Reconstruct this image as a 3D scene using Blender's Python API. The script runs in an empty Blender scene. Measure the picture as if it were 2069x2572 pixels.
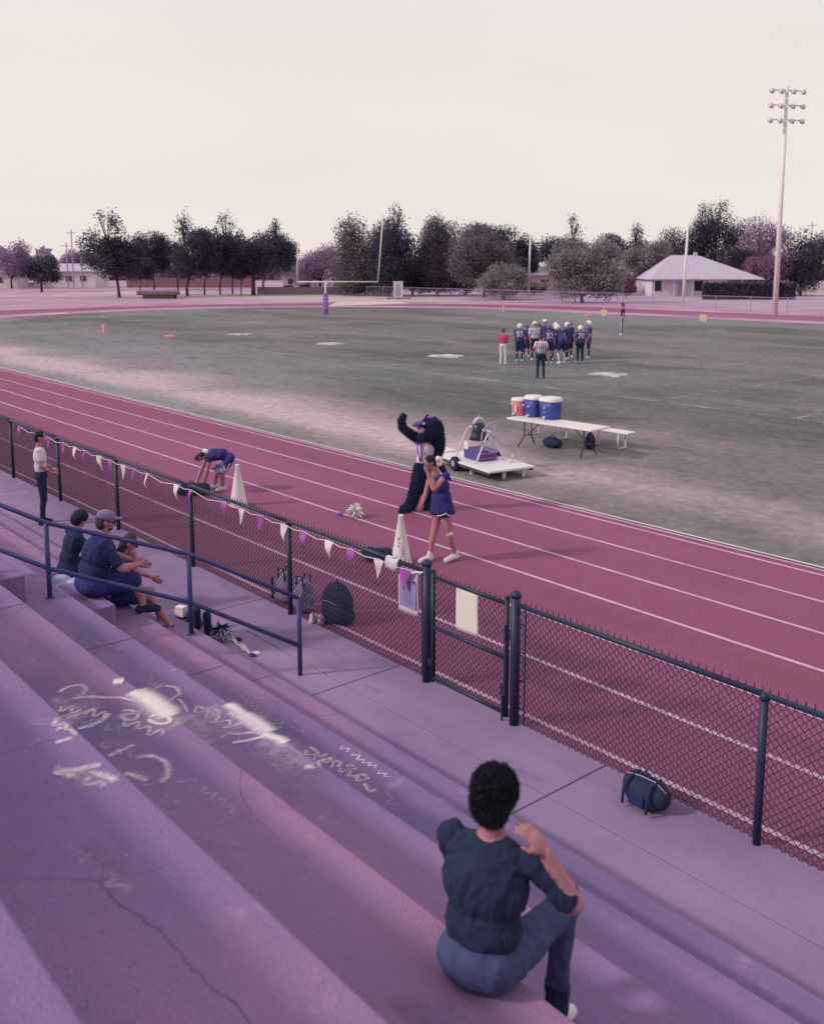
import bpy, bmesh, math, random
import numpy as np
from mathutils import Vector, Matrix, Quaternion
from mathutils.bvhtree import BVHTree
random.seed(7); rng = np.random.default_rng(7)
sc = bpy.context.scene
R = math.radians

# ------------------------------------------------------------------ camera, sky, sun, exposure
CAMZ, FPX, PX, PY = 4.7, 2440.0, 1043.0, 1037.0
cd = bpy.data.cameras.new('camera'); cam = bpy.data.objects.new('camera', cd); sc.collection.objects.link(cam)
cam.location = (-.37, .42, CAMZ); cam.rotation_euler = (R(90 - 8.669), 0, R(49.70))
cd.sensor_fit = 'HORIZONTAL'; cd.sensor_width = 89.9; cd.lens = 89.9 * FPX / 2069
cd.shift_x = (1034.5 - PX) / 2069; cd.shift_y = -(1286 - PY) / 2069
cd.clip_start = 0.05; cd.clip_end = 6000
cd.dof.use_dof = True; cd.dof.focus_distance = 13.0; cd.dof.aperture_fstop = 7.0
sc.camera = cam
SUN_EL, SUN_DIR = R(32), Vector((0.44, 0.90))       # the way the shadows fall on the ground
w = bpy.data.worlds.new('World'); sc.world = w; w.use_nodes = True
nt = w.node_tree; nt.nodes.clear()
def N(nt, t, **k):
    n = nt.nodes.new(t)
    for a, b in k.items(): setattr(n, a, b)
    return n
sky = N(nt, 'ShaderNodeTexSky', sky_type='NISHITA', sun_disc=False)
sky.sun_elevation = SUN_EL; sky.sun_rotation = math.atan2(-SUN_DIR.x, -SUN_DIR.y)
tc = N(nt, 'ShaderNodeTexCoord'); sp = N(nt, 'ShaderNodeSeparateXYZ'); nt.links.new(tc.outputs['Generated'], sp.inputs[0])
cr = N(nt, 'ShaderNodeValToRGB'); nt.links.new(sp.outputs['Z'], cr.inputs[0])
e = cr.color_ramp.elements
e[0].position = 0.0; e[0].color = (.80, .715, .70, 1)
e[1].position = 1.0; e[1].color = (.60, .565, .60, 1)
for p, c in ((.05, (.81, .73, .695)), (.12, (.82, .74, .675)), (.19, (.82, .735, .68)), (.27, (.80, .735, .72)), (.5, (.74, .69, .70))):
    q = e.new(p); q.color = (*c, 1)
cn = N(nt, 'ShaderNodeTexNoise'); cn.inputs['Scale'].default_value = 2.2; cn.inputs['Detail'].default_value = 3
mp = N(nt, 'ShaderNodeMapping'); mp.inputs['Scale'].default_value = (1, 1, 4)
nt.links.new(tc.outputs['Generated'], mp.inputs[0]); nt.links.new(mp.outputs[0], cn.inputs[0])
cm = N(nt, 'ShaderNodeMapRange'); nt.links.new(cn.outputs[0], cm.inputs[0])
cm.inputs[1].default_value = .3; cm.inputs[2].default_value = .7; cm.inputs[3].default_value = 9.7; cm.inputs[4].default_value = 10.3
vs = N(nt, 'ShaderNodeVectorMath', operation='SCALE'); nt.links.new(cr.outputs[0], vs.inputs[0]); nt.links.new(cm.outputs[0], vs.inputs['Scale'])
mx = N(nt, 'ShaderNodeMix', data_type='RGBA'); mx.inputs[0].default_value = .93
nt.links.new(sky.outputs[0], mx.inputs[6]); nt.links.new(vs.outputs[0], mx.inputs[7])
bg = N(nt, 'ShaderNodeBackground'); bg.inputs[1].default_value = .110
nt.links.new(mx.outputs[2], bg.inputs[0])
nt.links.new(bg.outputs[0], N(nt, 'ShaderNodeOutputWorld').inputs[0])
sd = bpy.data.lights.new('sun', 'SUN'); sd.energy = 2.2; sd.angle = R(5); sd.color = (1, .93, .86)
so = bpy.data.objects.new('sun', sd); sc.collection.objects.link(so)
so.rotation_euler = Vector((SUN_DIR.x * math.cos(SUN_EL), SUN_DIR.y * math.cos(SUN_EL), -math.sin(SUN_EL))).to_track_quat('-Z', 'Y').to_euler()
sc.view_settings.view_transform = 'Standard'; sc.view_settings.look = 'None'
sc.view_settings.exposure = 0; sc.view_settings.gamma = 1; sc.view_settings.use_curve_mapping = False

# ------------------------------------------------------------------ where things stand
CM = cam.rotation_euler.to_matrix(); CL = Vector((-.37, .42, CAMZ))
FH = (CM @ Vector((0, 0, -1))); FH = Vector((FH.x, FH.y, 0)).normalized(); RH = Vector((FH.y, -FH.x, 0))
VIEW = math.atan2(RH.y, RH.x)
def ray(px, py): return CM @ Vector(((px - PX) / FPX, -(py - PY) / FPX, -1))
def G(px, py, z=0.0):
    d = ray(px, py); k = (z - CAMZ) / d.z; return CL + d * k
def W(px, py, dep):
    d = ray(px, py); return CL + d * (dep / d.dot(FH))
def ppm(p): return FPX / (p - CL).dot(FH)

# ------------------------------------------------------------------ materials
def lin(c):
    return tuple(((v / 255) / 12.92 if v / 255 <= .04045 else ((v / 255 + .055) / 1.055) ** 2.4) for v in c)
MATS = {}
def mat(name, col, rough=.8, var=.12, scale=6.0, bump=0.0, bscale=60.0, world=False, spec=.3, metal=0.0, trans=0.0):
    if name in MATS: return MATS[name]
    m = bpy.data.materials.new(name); m.use_nodes = True; t = m.node_tree; b = t.nodes['Principled BSDF']
    b.inputs['Roughness'].default_value = rough; b.inputs['Specular IOR Level'].default_value = spec; b.inputs['Metallic'].default_value = metal
    if world: src = N(t, 'ShaderNodeNewGeometry').outputs['Position']
    else: src = N(t, 'ShaderNodeTexCoord').outputs['Object']
    n = N(t, 'ShaderNodeTexNoise'); n.inputs['Scale'].default_value = scale; n.inputs['Detail'].default_value = 5; n.inputs['Roughness'].default_value = .65
    t.links.new(src, n.inputs[0])
    r = N(t, 'ShaderNodeMapRange'); t.links.new(n.outputs[0], r.inputs[0])
    r.inputs[1].default_value = .28; r.inputs[2].default_value = .72; r.inputs[3].default_value = 1 - var; r.inputs[4].default_value = 1 + var
    v = N(t, 'ShaderNodeVectorMath', operation='SCALE'); v.inputs[0].default_value = col[:3]; t.links.new(r.outputs[0], v.inputs['Scale'])
    t.links.new(v.outputs[0], b.inputs['Base Color'])
    if bump:
        n2 = N(t, 'ShaderNodeTexNoise'); n2.inputs['Scale'].default_value = bscale; n2.inputs['Detail'].default_value = 4
        t.links.new(src, n2.inputs[0]); bp = N(t, 'ShaderNodeBump'); bp.inputs['Strength'].default_value = bump; bp.inputs['Distance'].default_value = .02
        t.links.new(n2.outputs[0], bp.inputs['Height']); t.links.new(bp.outputs[0], b.inputs['Normal'])
    MATS[name] = m; return m

def layered(name, base, layers, rough=.9, bump=.3, bscale=40.0, fine=(30.0, .1), extra=None):
    """base colour, then patches (colour, noise scale, low, high, stretch xyz) mixed over it in world space"""
    m = bpy.data.materials.new(name); m.use_nodes = True; t = m.node_tree; b = t.nodes['Principled BSDF']
    b.inputs['Roughness'].default_value = rough; b.inputs['Specular IOR Level'].default_value = .15
    pos = N(t, 'ShaderNodeNewGeometry').outputs['Position']
    cur = N(t, 'ShaderNodeRGB'); cur.outputs[0].default_value = (*base, 1); cur = cur.outputs[0]
    for (c, s, lo, hi, st) in layers:
        mpn = N(t, 'ShaderNodeMapping'); mpn.inputs['Scale'].default_value = st; mpn.inputs['Location'].default_value = (s * 3.1, s * 1.7, 0); t.links.new(pos, mpn.inputs[0])
        n = N(t, 'ShaderNodeTexNoise'); n.inputs['Scale'].default_value = s; n.inputs['Detail'].default_value = 6; n.inputs['Roughness'].default_value = .62
        t.links.new(mpn.outputs[0], n.inputs[0])
        r = N(t, 'ShaderNodeMapRange'); r.inputs[1].default_value = lo; r.inputs[2].default_value = hi; t.links.new(n.outputs[0], r.inputs[0])
        q = N(t, 'ShaderNodeMix', data_type='RGBA'); t.links.new(r.outputs[0], q.inputs[0]); t.links.new(cur, q.inputs[6]); q.inputs[7].default_value = (*c, 1)
        cur = q.outputs[2]
    if extra: cur = extra(t, pos, cur)
    n = N(t, 'ShaderNodeTexNoise'); n.inputs['Scale'].default_value = fine[0]; n.inputs['Detail'].default_value = 5; n.inputs['Roughness'].default_value = .75
    t.links.new(pos, n.inputs[0])
    r = N(t, 'ShaderNodeMapRange'); r.inputs[1].default_value = .3; r.inputs[2].default_value = .7; r.inputs[3].default_value = 1 - fine[1]; r.inputs[4].default_value = 1 + fine[1]
    t.links.new(n.outputs[0], r.inputs[0])
    v = N(t, 'ShaderNodeVectorMath', operation='SCALE'); t.links.new(cur, v.inputs[0]); t.links.new(r.outputs[0], v.inputs['Scale'])
    t.links.new(v.outputs[0], b.inputs['Base Color'])
    n2 = N(t, 'ShaderNodeTexNoise'); n2.inputs['Scale'].default_value = bscale; n2.inputs['Detail'].default_value = 5; t.links.new(pos, n2.inputs[0])
    bp = N(t, 'ShaderNodeBump'); bp.inputs['Strength'].default_value = bump; bp.inputs['Distance'].default_value = .02
    t.links.new(n2.outputs[0], bp.inputs['Height']); t.links.new(bp.outputs[0], b.inputs['Normal'])
    MATS[name] = m; return m

def cracks(t, pos, cur):
    nz = N(t, 'ShaderNodeTexNoise'); nz.inputs['Scale'].default_value = 2.5; nz.inputs['Detail'].default_value = 6; t.links.new(pos, nz.inputs[0])
    ad = N(t, 'ShaderNodeMix', data_type='VECTOR'); ad.inputs[0].default_value = .16; t.links.new(pos, ad.inputs[4]); t.links.new(nz.outputs['Color'], ad.inputs[5])
    vo = N(t, 'ShaderNodeTexVoronoi', feature='DISTANCE_TO_EDGE'); vo.inputs['Scale'].default_value = .75; t.links.new(ad.outputs[1], vo.inputs['Vector'])
    r = N(t, 'ShaderNodeMapRange'); t.links.new(vo.outputs['Distance'], r.inputs[0]); r.inputs[1].default_value = .001; r.inputs[2].default_value = .0045; r.inputs[3].default_value = .6; r.inputs[4].default_value = 0
    mk = N(t, 'ShaderNodeTexNoise'); mk.inputs['Scale'].default_value = .55; t.links.new(pos, mk.inputs[0]); mr = N(t, 'ShaderNodeMapRange'); mr.inputs[1].default_value = .5; mr.inputs[2].default_value = .62; t.links.new(mk.outputs[0], mr.inputs[0])
    mm = N(t, 'ShaderNodeMath', operation='MULTIPLY'); t.links.new(r.outputs[0], mm.inputs[0]); t.links.new(mr.outputs[0], mm.inputs[1]); r = mm
    q = N(t, 'ShaderNodeMix', data_type='RGBA'); t.links.new(r.outputs[0], q.inputs[0]); t.links.new(cur, q.inputs[6]); q.inputs[7].default_value = (.07, .05, .11, 1)
    g_ = N(t, 'ShaderNodeTexVoronoi'); g_.inputs['Scale'].default_value = 2.6; t.links.new(pos, g_.inputs['Vector'])
    gr = N(t, 'ShaderNodeMapRange'); t.links.new(g_.outputs['Distance'], gr.inputs[0]); gr.inputs[1].default_value = .028; gr.inputs[2].default_value = .05; gr.inputs[3].default_value = .55; gr.inputs[4].default_value = 0
    q2 = N(t, 'ShaderNodeMix', data_type='RGBA'); t.links.new(gr.outputs[0], q2.inputs[0]); t.links.new(q.outputs[2], q2.inputs[6]); q2.inputs[7].default_value = (.07, .055, .11, 1)
    return q2.outputs[2]
def grass_extra(t, pos, cur):
    # worn dry strip along the track and along the near sideline
    s = N(t, 'ShaderNodeSeparateXYZ'); t.links.new(pos, s.inputs[0])
    n = N(t, 'ShaderNodeTexNoise'); n.inputs['Scale'].default_value = .22; n.inputs['Detail'].default_value = 6; t.links.new(pos, n.inputs[0])
    for (y0, y1, c, g, off) in ((22.0, 17.2, (.50, .37, .43), 16, -7.2), (74.0, 90.0, (.38, .26, .37), 12, -5)):
        r = N(t, 'ShaderNodeMapRange'); t.links.new(s.outputs['Y'], r.inputs[0]); r.inputs[1].default_value = y0; r.inputs[2].default_value = y1
        a = N(t, 'ShaderNodeMath', operation='MULTIPLY_ADD'); t.links.new(n.outputs[0], a.inputs[0]); a.inputs[1].default_value = 2.6; a.inputs[2].default_value = -1.12
        if y0 < 40:
            rx_ = N(t, 'ShaderNodeMapRange'); t.links.new(s.outputs['X'], rx_.inputs[0]); rx_.inputs[1].default_value = -7; rx_.inputs[2].default_value = -24; rx_.inputs[3].default_value = -.9; rx_.inputs[4].default_value = .02
            a0 = N(t, 'ShaderNodeMath', operation='ADD'); t.links.new(a.outputs[0], a0.inputs[0]); t.links.new(rx_.outputs[0], a0.inputs[1]); a = a0
        if y0 < 40:
            kn_ = N(t, 'ShaderNodeMapRange', interpolation_type='SMOOTHSTEP'); t.links.new(s.outputs['Y'], kn_.inputs[0]); kn_.inputs[1].default_value = 15.0; kn_.inputs[2].default_value = 17.0; kn_.inputs[3].default_value = .35
            km_ = N(t, 'ShaderNodeMath', operation='MULTIPLY'); t.links.new(r.outputs[0], km_.inputs[0]); t.links.new(kn_.outputs[0], km_.inputs[1]); r = km_
        bb = N(t, 'ShaderNodeMath', operation='ADD'); t.links.new(r.outputs[0], bb.inputs[0]); t.links.new(a.outputs[0], bb.inputs[1])
        cc = N(t, 'ShaderNodeMath', operation='MULTIPLY', use_clamp=True); t.links.new(bb.outputs[0], cc.inputs[0]); t.links.new(r.outputs[0], cc.inputs[1])
        q = N(t, 'ShaderNodeMix', data_type='RGBA'); t.links.new(cc.outputs[0], q.inputs[0]); t.links.new(cur, q.inputs[6]); q.inputs[7].default_value = (*c, 1)
        cur = q.outputs[2]
    return cur
M_ground = layered('dry_ground', (.46, .29, .41), [((.36, .22, .33), .05, .45, .65, (1, 1, 1)), ((.52, .44, .44), .02, .5, .6, (1, 1, 1)), ((.2, .17, .2), .2, .55, .75, (1, 1, 1))])
M_grass = layered('field_grass', (.185, .168, .172), [((.105, .106, .108), .10, .44, .58, (.5, 1, 1)), ((.235, .255, .28), .035, .48, .66, (.6, 1, 1)), ((.285, .215, .255), .16, .52, .72, (.6, 1, 1)), ((.09, .075, .10), 1.6, .56, .74, (.35, 1, 1)), ((.29, .25, .29), 2.6, .60, .78, (.4, 1, 1)),
                                            ((.125, .11, .15), .9, .58, .78, (.5, 1, 1))], fine=(3.5, .30), extra=grass_extra, bump=.3, bscale=10)
M_track = layered('track_rubber', (.280, .080, .172), [((.235, .072, .140), .35, .42, .66, (.15, 1, 1)), ((.345, .105, .250), .10, .46, .66, (.3, 1, 1)), ((.22, .08, .135), 2.2, .58, .78, (.2, 1, 1)), ((.42, .17, .27), 6, .66, .8, (.3, 1, 1))], fine=(45, .24), bump=.45, bscale=150, rough=.75)
M_track.node_tree.nodes['Principled BSDF'].inputs['Specular IOR Level'].default_value = .2
M_line = layered('lane_paint', (.64, .42, .60), [((.50, .27, .44), 2.5, .45, .66, (.4, 1, 1)), ((.38, .14, .25), 16, .56, .70, (1, 1, 1))], fine=(50, .08))
M_conc = layered('bleacher_concrete', (.250, .165, .345), [((.18, .125, .275), .8, .45, .68, (.35, 1, 1)), ((.36, .19, .34), .35, .47, .66, (.5, 1, 1)), ((.155, .10, .21), 2.6, .60, .78, (.4, 1, 1)), ((.11, .075, .16), 9, .70, .80, (1, 1, 1)),  # the broad pink layer puts a sunlit tone into the concrete colour
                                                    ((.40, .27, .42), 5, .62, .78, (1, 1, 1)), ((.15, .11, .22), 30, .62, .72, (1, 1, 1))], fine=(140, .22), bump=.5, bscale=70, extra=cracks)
M_walk = layered('walk_concrete', (.295, .200, .360), [((.20, .145, .27), .35, .5, .66, (.3, 1, 1)), ((.24, .16, .31), .9, .48, .68, (.5, 1, 1)), ((.36, .24, .40), .5, .52, .72, (.5, 1, 1)), ((.15, .10, .2), 3.4, .64, .78, (.35, 1, 1)), ((.12, .08, .16), 12, .71, .80, (1, 1, 1))], fine=(120, .12), bump=.25, bscale=90)
M_road = layered('pale_road', (.46, .34, .46), [((.36, .27, .38), .15, .45, .65, (1, 1, 1))])
M_sand = layered('pale_sand', (.62, .52, .52), [((.5, .4, .42), .6, .5, .7, (1, 1, 1))])
def alpha_paint(name, col, lo, hi, scale, st=(1, 1, 1), soft=False):
    m = bpy.data.materials.new(name); m.use_nodes = True; t = m.node_tree; b = t.nodes['Principled BSDF']; b.inputs['Base Color'].default_value = (*col, 1); b.inputs['Roughness'].default_value = .95
    pos = N(t, 'ShaderNodeNewGeometry').outputs['Position']
    mpn = N(t, 'ShaderNodeMapping'); mpn.inputs['Scale'].default_value = st; t.links.new(pos, mpn.inputs[0])
    n = N(t, 'ShaderNodeTexNoise'); n.inputs['Scale'].default_value = scale; n.inputs['Detail'].default_value = 7; n.inputs['Roughness'].default_value = .7; t.links.new(mpn.outputs[0], n.inputs[0])
    r = N(t, 'ShaderNodeMapRange'); r.inputs[1].default_value = lo; r.inputs[2].default_value = hi; r.inputs[4].default_value = .95; t.links.new(n.outputs[0], r.inputs[0]); al = r.outputs[0]
    if soft:      # chalk thins out towards the sides and ends of each stroke
        uv = N(t, 'ShaderNodeSeparateXYZ'); t.links.new(N(t, 'ShaderNodeTexCoord').outputs['UV'], uv.inputs[0])
        for ch, wd in (('X', .62), ('Y', 1.0)):
            a1 = N(t, 'ShaderNodeMath', operation='PINGPONG'); t.links.new(uv.outputs[ch], a1.inputs[0]); a1.inputs[1].default_value = .5
            a2 = N(t, 'ShaderNodeMapRange', interpolation_type='SMOOTHSTEP'); t.links.new(a1.outputs[0], a2.inputs[0]); a2.inputs[1].default_value = 0; a2.inputs[2].default_value = .5 if ch == 'X' else .10
            a3 = N(t, 'ShaderNodeMath', operation='MULTIPLY'); t.links.new(al, a3.inputs[0]); t.links.new(a2.outputs[0], a3.inputs[1]); al = a3.outputs[0]
    t.links.new(al, b.inputs['Alpha']); MATS[name] = m; return m
M_chalk = alpha_paint('chalk', (.78, .64, .75), .24, .62, 26, soft=True)
M_chalk2 = alpha_paint('chalk_thick', (.80, .72, .73), .18, .42, 30, soft=True)
M_chalk3 = alpha_paint('chalk_faint', (.60, .47, .64), .40, .80, 7, soft=True)
M_fline = alpha_paint('worn_field_paint', (.52, .46, .55), .42, .72, 1.6)
M_fnum = alpha_paint('field_number_paint', (.66, .60, .66), .34, .56, 1.4)

M_black = mat('black_vinyl', (.020, .028, .068), .5, spec=.4)
M_mesh = mat('black_mesh', (.022, .028, .066), .55)
M_rail = mat('blue_rail_paint', (.052, .058, .185), .5, .18, 9, bump=.15, bscale=50)
M_white = mat('white_plastic', (.74, .69, .70), .55, .05)
M_whitem = mat('white_paint', (.66, .60, .66), .5, .08)
M_cream = mat('cream_steel', (.70, .64, .52), .5, .05)
M_palep = mat('pale_pole', (.72, .66, .66), .6, .05)
M_purple = mat('purple_cloth', (.26, .06, .40), .8, .15, 20)
M_flagp = mat('purple_pennant', (.36, .09, .42), .6, .12, 20)
M_flagw = mat('white_pennant', (.72, .62, .70), .6, .08, 20)
M_skin = mat('skin', (.43, .19, .22), .6, .08, 14, spec=.25)
M_skind = mat('skin_shaded', (.34, .15, .18), .6, .08, 14, spec=.25)
M_navy = mat('navy_cloth', (.020, .026, .10), .9, .2, 8, bump=.5, bscale=14)
M_royal = mat('blue_cloth', (.032, .03, .16), .9, .2, 8, bump=.5, bscale=14)
M_jersey = mat('purple_jersey', (.062, .048, .22), .75, .15, 8, bump=.3, bscale=18)
M_uniform = mat('cheer_blue', (.034, .030, .175), .85, .15, 8, bump=.3, bscale=18)
M_redshirt = mat('red_shirt', (.44, .06, .15), .85, .12, 8, bump=.3, bscale=15)
M_wcloth = mat('white_cloth', (.64, .56, .66), .85, .08, 8, bump=.4, bscale=15)
M_shoe = mat('white_shoe', (.68, .64, .68), .6, .08, 20)
M_dark = mat('dark_cloth', (.020, .027, .072), .9, .2, 8, bump=.5, bscale=16)
M_hair = mat('dark_hair', (.014, .014, .03), .7, .4, 40, bump=.8, bscale=80)
M_hairb = mat('brown_hair', (.06, .035, .055), .7, .3, 40, bump=.8, bscale=80)
M_fur = mat('black_fur', (.017, .024, .066), .95, .3, 30, bump=1.0, bscale=45)
M_lilac = mat('lilac_cloth', (.42, .32, .52), .85, .1, 8, bump=.3, bscale=20)
M_cap = mat('grey_lilac_cap', (.22, .15, .30), .9, .15, 10)
M_blue = mat('cooler_blue', (.045, .07, .30), .45, .08, 5)
M_pinkc = mat('cooler_orange', (.62, .20, .24), .45, .08, 5)
M_rubber = mat('tyre_rubber', (.02, .02, .045), .9, .2, 12)
M_steel = mat('dark_table_leg', (.07, .05, .10), .5)
M_bark = mat('bark', (.075, .05, .085), .95, .3, 4, bump=.8, bscale=12)
M_pinkm = mat('pink_orange_plastic', (.70, .33, .38), .6, .08)
M_yellow = mat('pale_yellow', (.74, .66, .48), .6, .05)
M_wood = mat('weathered_wood', (.22, .13, .20), .9, .25, 3, bump=.3, bscale=20)
M_brick = mat('red_brown_wall', (.25, .125, .165), .9, .2, 1.2)
M_glass = mat('dark_window', (.03, .035, .07), .15, .1, spec=.6)

# ------------------------------------------------------------------ mesh helpers
def link(o, parent=None):
    sc.collection.objects.link(o)
    if parent is not None: o.parent = parent
    return o
def tag(o, label=None, cat=None, group=None, kind=None):
    if label: o['label'] = label
    if cat: o['category'] = cat
    if group: o['group'] = group
    if kind: o['kind'] = kind
    return o
def thing(name, label, cat, loc=(0, 0, 0), rz=0.0, group=None):
    o = bpy.data.objects.new(name, None); o.location = loc; o.rotation_euler = (0, 0, rz); o.empty_display_size = .2
    return tag(link(o), label, cat, group)
class MB:
    def __init__(s): s.v = []; s.f = []; s.m = []; s.mi = 0
    def _add(s, vs, fs):
        o = len(s.v); s.v += [tuple(v) for v in vs]; s.f += [tuple(i + o for i in f) for f in fs]; s.m += [s.mi] * len(fs)
    def box(s, c, size, rot=None):
        c = Vector(c); h = Vector(size) / 2; vs = []
        for x in (-1, 1):
            for y in (-1, 1):
                for z in (-1, 1):
                    p = Vector((x * h.x, y * h.y, z * h.z)); vs.append(c + (rot @ p if rot else p))
        s._add(vs, [(0, 1, 3, 2), (4, 6, 7, 5), (0, 4, 5, 1), (2, 3, 7, 6), (0, 2, 6, 4), (1, 5, 7, 3)]); return s
    def tube(s, pts, r, n=8, closed=False, cap=True):
        pts = [Vector(p) for p in pts]; k = len(pts); rr = r if isinstance(r, (list, tuple)) else [r] * k
        up = None; rings = []
        for i, p in enumerate(pts):
            a = pts[i - 1] if (i > 0 or closed) else p; b = pts[(i + 1) % k] if (i < k - 1 or closed) else p
            d = (b - a).normalized()
            if up is None:
                up = Vector((0, 0, 1)) if abs(d.z) < .9 else Vector((1, 0, 0))
            x = d.cross(up).normalized(); up = x.cross(d).normalized()
            rings.append([p + (x * math.cos(2 * math.pi * j / n) + up * math.sin(2 * math.pi * j / n)) * rr[i] for j in range(n)])
        vs = [q for g in rings for q in g]; fs = []
        for i in range(k if closed else k - 1):
            i2 = (i + 1) % k
            for j in range(n): fs.append((i * n + j, i * n + (j + 1) % n, i2 * n + (j + 1) % n, i2 * n + j))
        if cap and not closed: fs += [tuple(range(n))[::-1], tuple((k - 1) * n + j for j in range(n))]
        s._add(vs, fs); return s
    def lathe(s, prof, c=(0, 0, 0), n=20, rot=None):
        c = Vector(c); vs = []; fs = []
        for (r, z) in prof:
            for j in range(n):
                p = Vector((r * math.cos(2 * math.pi * j / n), r * math.sin(2 * math.pi * j / n), z)); vs.append(c + (rot @ p if rot else p))
        for i in range(len(prof) - 1):
            for j in range(n): fs.append((i * n + j, i * n + (j + 1) % n, (i + 1) * n + (j + 1) % n, (i + 1) * n + j))
        fs += [tuple(range(n))[::-1], tuple((len(prof) - 1) * n + j for j in range(n))]
        s._add(vs, fs); return s
    def ell(s, c, rad, rot=None, n=16, m=10):
        c = Vector(c); prof = []; vs = []; fs = []
        for i in range(m + 1):
            a = -math.pi / 2 + math.pi * i / m
            for j in range(n):
                b = 2 * math.pi * j / n
                p = Vector((rad[0] * math.cos(a) * math.cos(b), rad[1] * math.cos(a) * math.sin(b), rad[2] * math.sin(a))); vs.append(c + (rot @ p if rot else p))
        for i in range(m):
            for j in range(n): fs.append((i * n + j, i * n + (j + 1) % n, (i + 1) * n + (j + 1) % n, (i + 1) * n + j))
        s._add(vs, fs); return s
    def poly(s, pts): s._add(pts, [tuple(range(len(pts)))]); return s
    def slab(s, pts, thick):
        """polygon pts extruded by the vector thick"""
        k = len(pts); t = Vector(thick); vs = [Vector(p) for p in pts] + [Vector(p) + t for p in pts]
        s._add(vs, [tuple(range(k)), tuple(range(2 * k - 1, k - 1, -1))] + [(i, i + k, (i + 1) % k + k, (i + 1) % k) for i in range(k)]); return s
    def mesh(s, name, mats):
        me = bpy.data.meshes.new(name); me.from_pydata(s.v, [], s.f)
        for m in (mats if isinstance(mats, (list, tuple)) else [mats]): me.materials.append(m)
        if any(s.m): me.polygons.foreach_set('material_index', s.m)
        me.update(); bm = bmesh.new(); bm.from_mesh(me); bmesh.ops.recalc_face_normals(bm, faces=bm.faces); bm.to_mesh(me); bm.free(); return me
    def build(s, name, mats, parent=None, smooth=False, bevel=0):
        me = s.mesh(name, mats)
        if smooth: me.polygons.foreach_set('use_smooth', [len(p.vertices) <= 4 for p in me.polygons])
        o = link(bpy.data.objects.new(name, me), parent)
        if bevel:
            b = o.modifiers.new('bevel', 'BEVEL'); b.width = bevel; b.segments = 2; b.limit_method = 'ANGLE'
        return o
def struct(o, kind='structure'): o['kind'] = kind; return o

# ------------------------------------------------------------------ ground, field, track
def sheet(name, pts, m, parent=None):
    b = MB(); b.poly(pts); o = b.build(name, m, parent)
    if parent is None: struct(o)
    return o
sheet('ground', [(-4000, -60, -.004), (1500, -60, -.004), (1500, 5000, -.004), (-4000, 5000, -.004)], M_ground)
YC, RIN, XS, XE = 46.9, 32.2, -68.0, 34.0      # oval: centre line, inner radius, where the straights end
def oval(r, n=48):
    p = []
    for i in range(n + 1): a = -math.pi / 2 + math.pi * i / n; p.append((XE + r * math.cos(a), YC + r * math.sin(a)))
    for i in range(n + 1): a = math.pi / 2 + math.pi * i / n; p.append((XS + r * math.cos(a), YC + r * math.sin(a)))
    return p
def ring(name, r0, r1, z, m, parent=None):
    a = oval(r0); c = oval(r1); k = len(a); b = MB()
    b._add([(x, y, z) for x, y in a] + [(x, y, z) for x, y in c], [(i, (i + 1) % k, (i + 1) % k + k, i + k) for i in range(k)])
    return b.build(name, m, parent)
sheet('grass_field', [(x, y, .004) for x, y in oval(RIN)], M_grass)
tr = struct(ring('running_track', RIN, YC - 7.36, .008, M_track))
LANES = [7.54, 8.70, 9.83, 11.0, 12.12, 13.27, 14.40, 14.64]
for y in LANES: ring('lane_line', YC - y - .034, YC - y + .034, .013, M_line, tr)
M_verge = layered('pink_dirt', (.50, .27, .42), [((.38, .17, .29), .12, .45, .65, (1, 1, 1)), ((.56, .38, .50), .3, .5, .7, (1, 1, 1))])
ring('dirt_verge', YC - 7.36 + 2.2, YC - 7.36 + 9.5, .003, M_verge, tr) if False else None
kb = ring('track_kerb', RIN - .06, RIN, .03, M_whitem, tr)
# painted field markings, worn thin
fm = bpy.data.objects.new('field_markings', None); struct(link(fm))
def stripe(a, c, wd, m, name='field_line', z=.010):
    a, c = Vector((*a, z)), Vector((*c, z)); d = (c - a).normalized(); s = Vector((-d.y, d.x, 0)) * wd / 2
    n = max(1, int((c - a).length / 4)); b = MB()
    for i in range(n):
        p, q = a.lerp(c, i / n), a.lerp(c, (i + 1) / n); b._add([p + s, p - s, q - s, q + s], [(0, 1, 2, 3)])
    return b.build(name, m, fm)
stripe((-82, 28.5), (10, 28.5), .22, M_fline)
stripe((-82, 77.0), (10, 77.0), .22, M_fline)
for i in range(18):
    x = -72.6 + i * 5.2
    if i < 15: stripe((x, 28.5), (x, 77), .13, M_fline)
    else: stripe((x, 28.5), (x, 50), .13, M_fline)
stripe((-82, 28.5), (-82, 77), .2, M_fline)
for yy in (43.5, 62):
    for i in range(60): stripe((-72 + i * 1.04, yy), (-72 + i * 1.04, yy + .6), .11, M_fline, 'hash_mark')
for (px, py) in ((603, 839), (829, 863), (1121, 894), (1533, 940)):     # worn yard numbers: only blotches of paint are left
    c = G(px, py); hw = (62 if py < 850 else 72 if py < 880 else 82 if py < 920 else 95) / 2 / ppm(c) * 1.05
    b = MB(); pts = []
    for i in range(26):
        a = 2 * math.pi * i / 26; rr = 1 + random.uniform(-.28, .28)
        pts.append(Vector((c.x, c.y, .014)) + RH * hw * math.cos(a) * rr + FH * .95 * math.sin(a) * rr)
    b.poly(pts); b.build('painted_number', M_fnum, fm)
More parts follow.
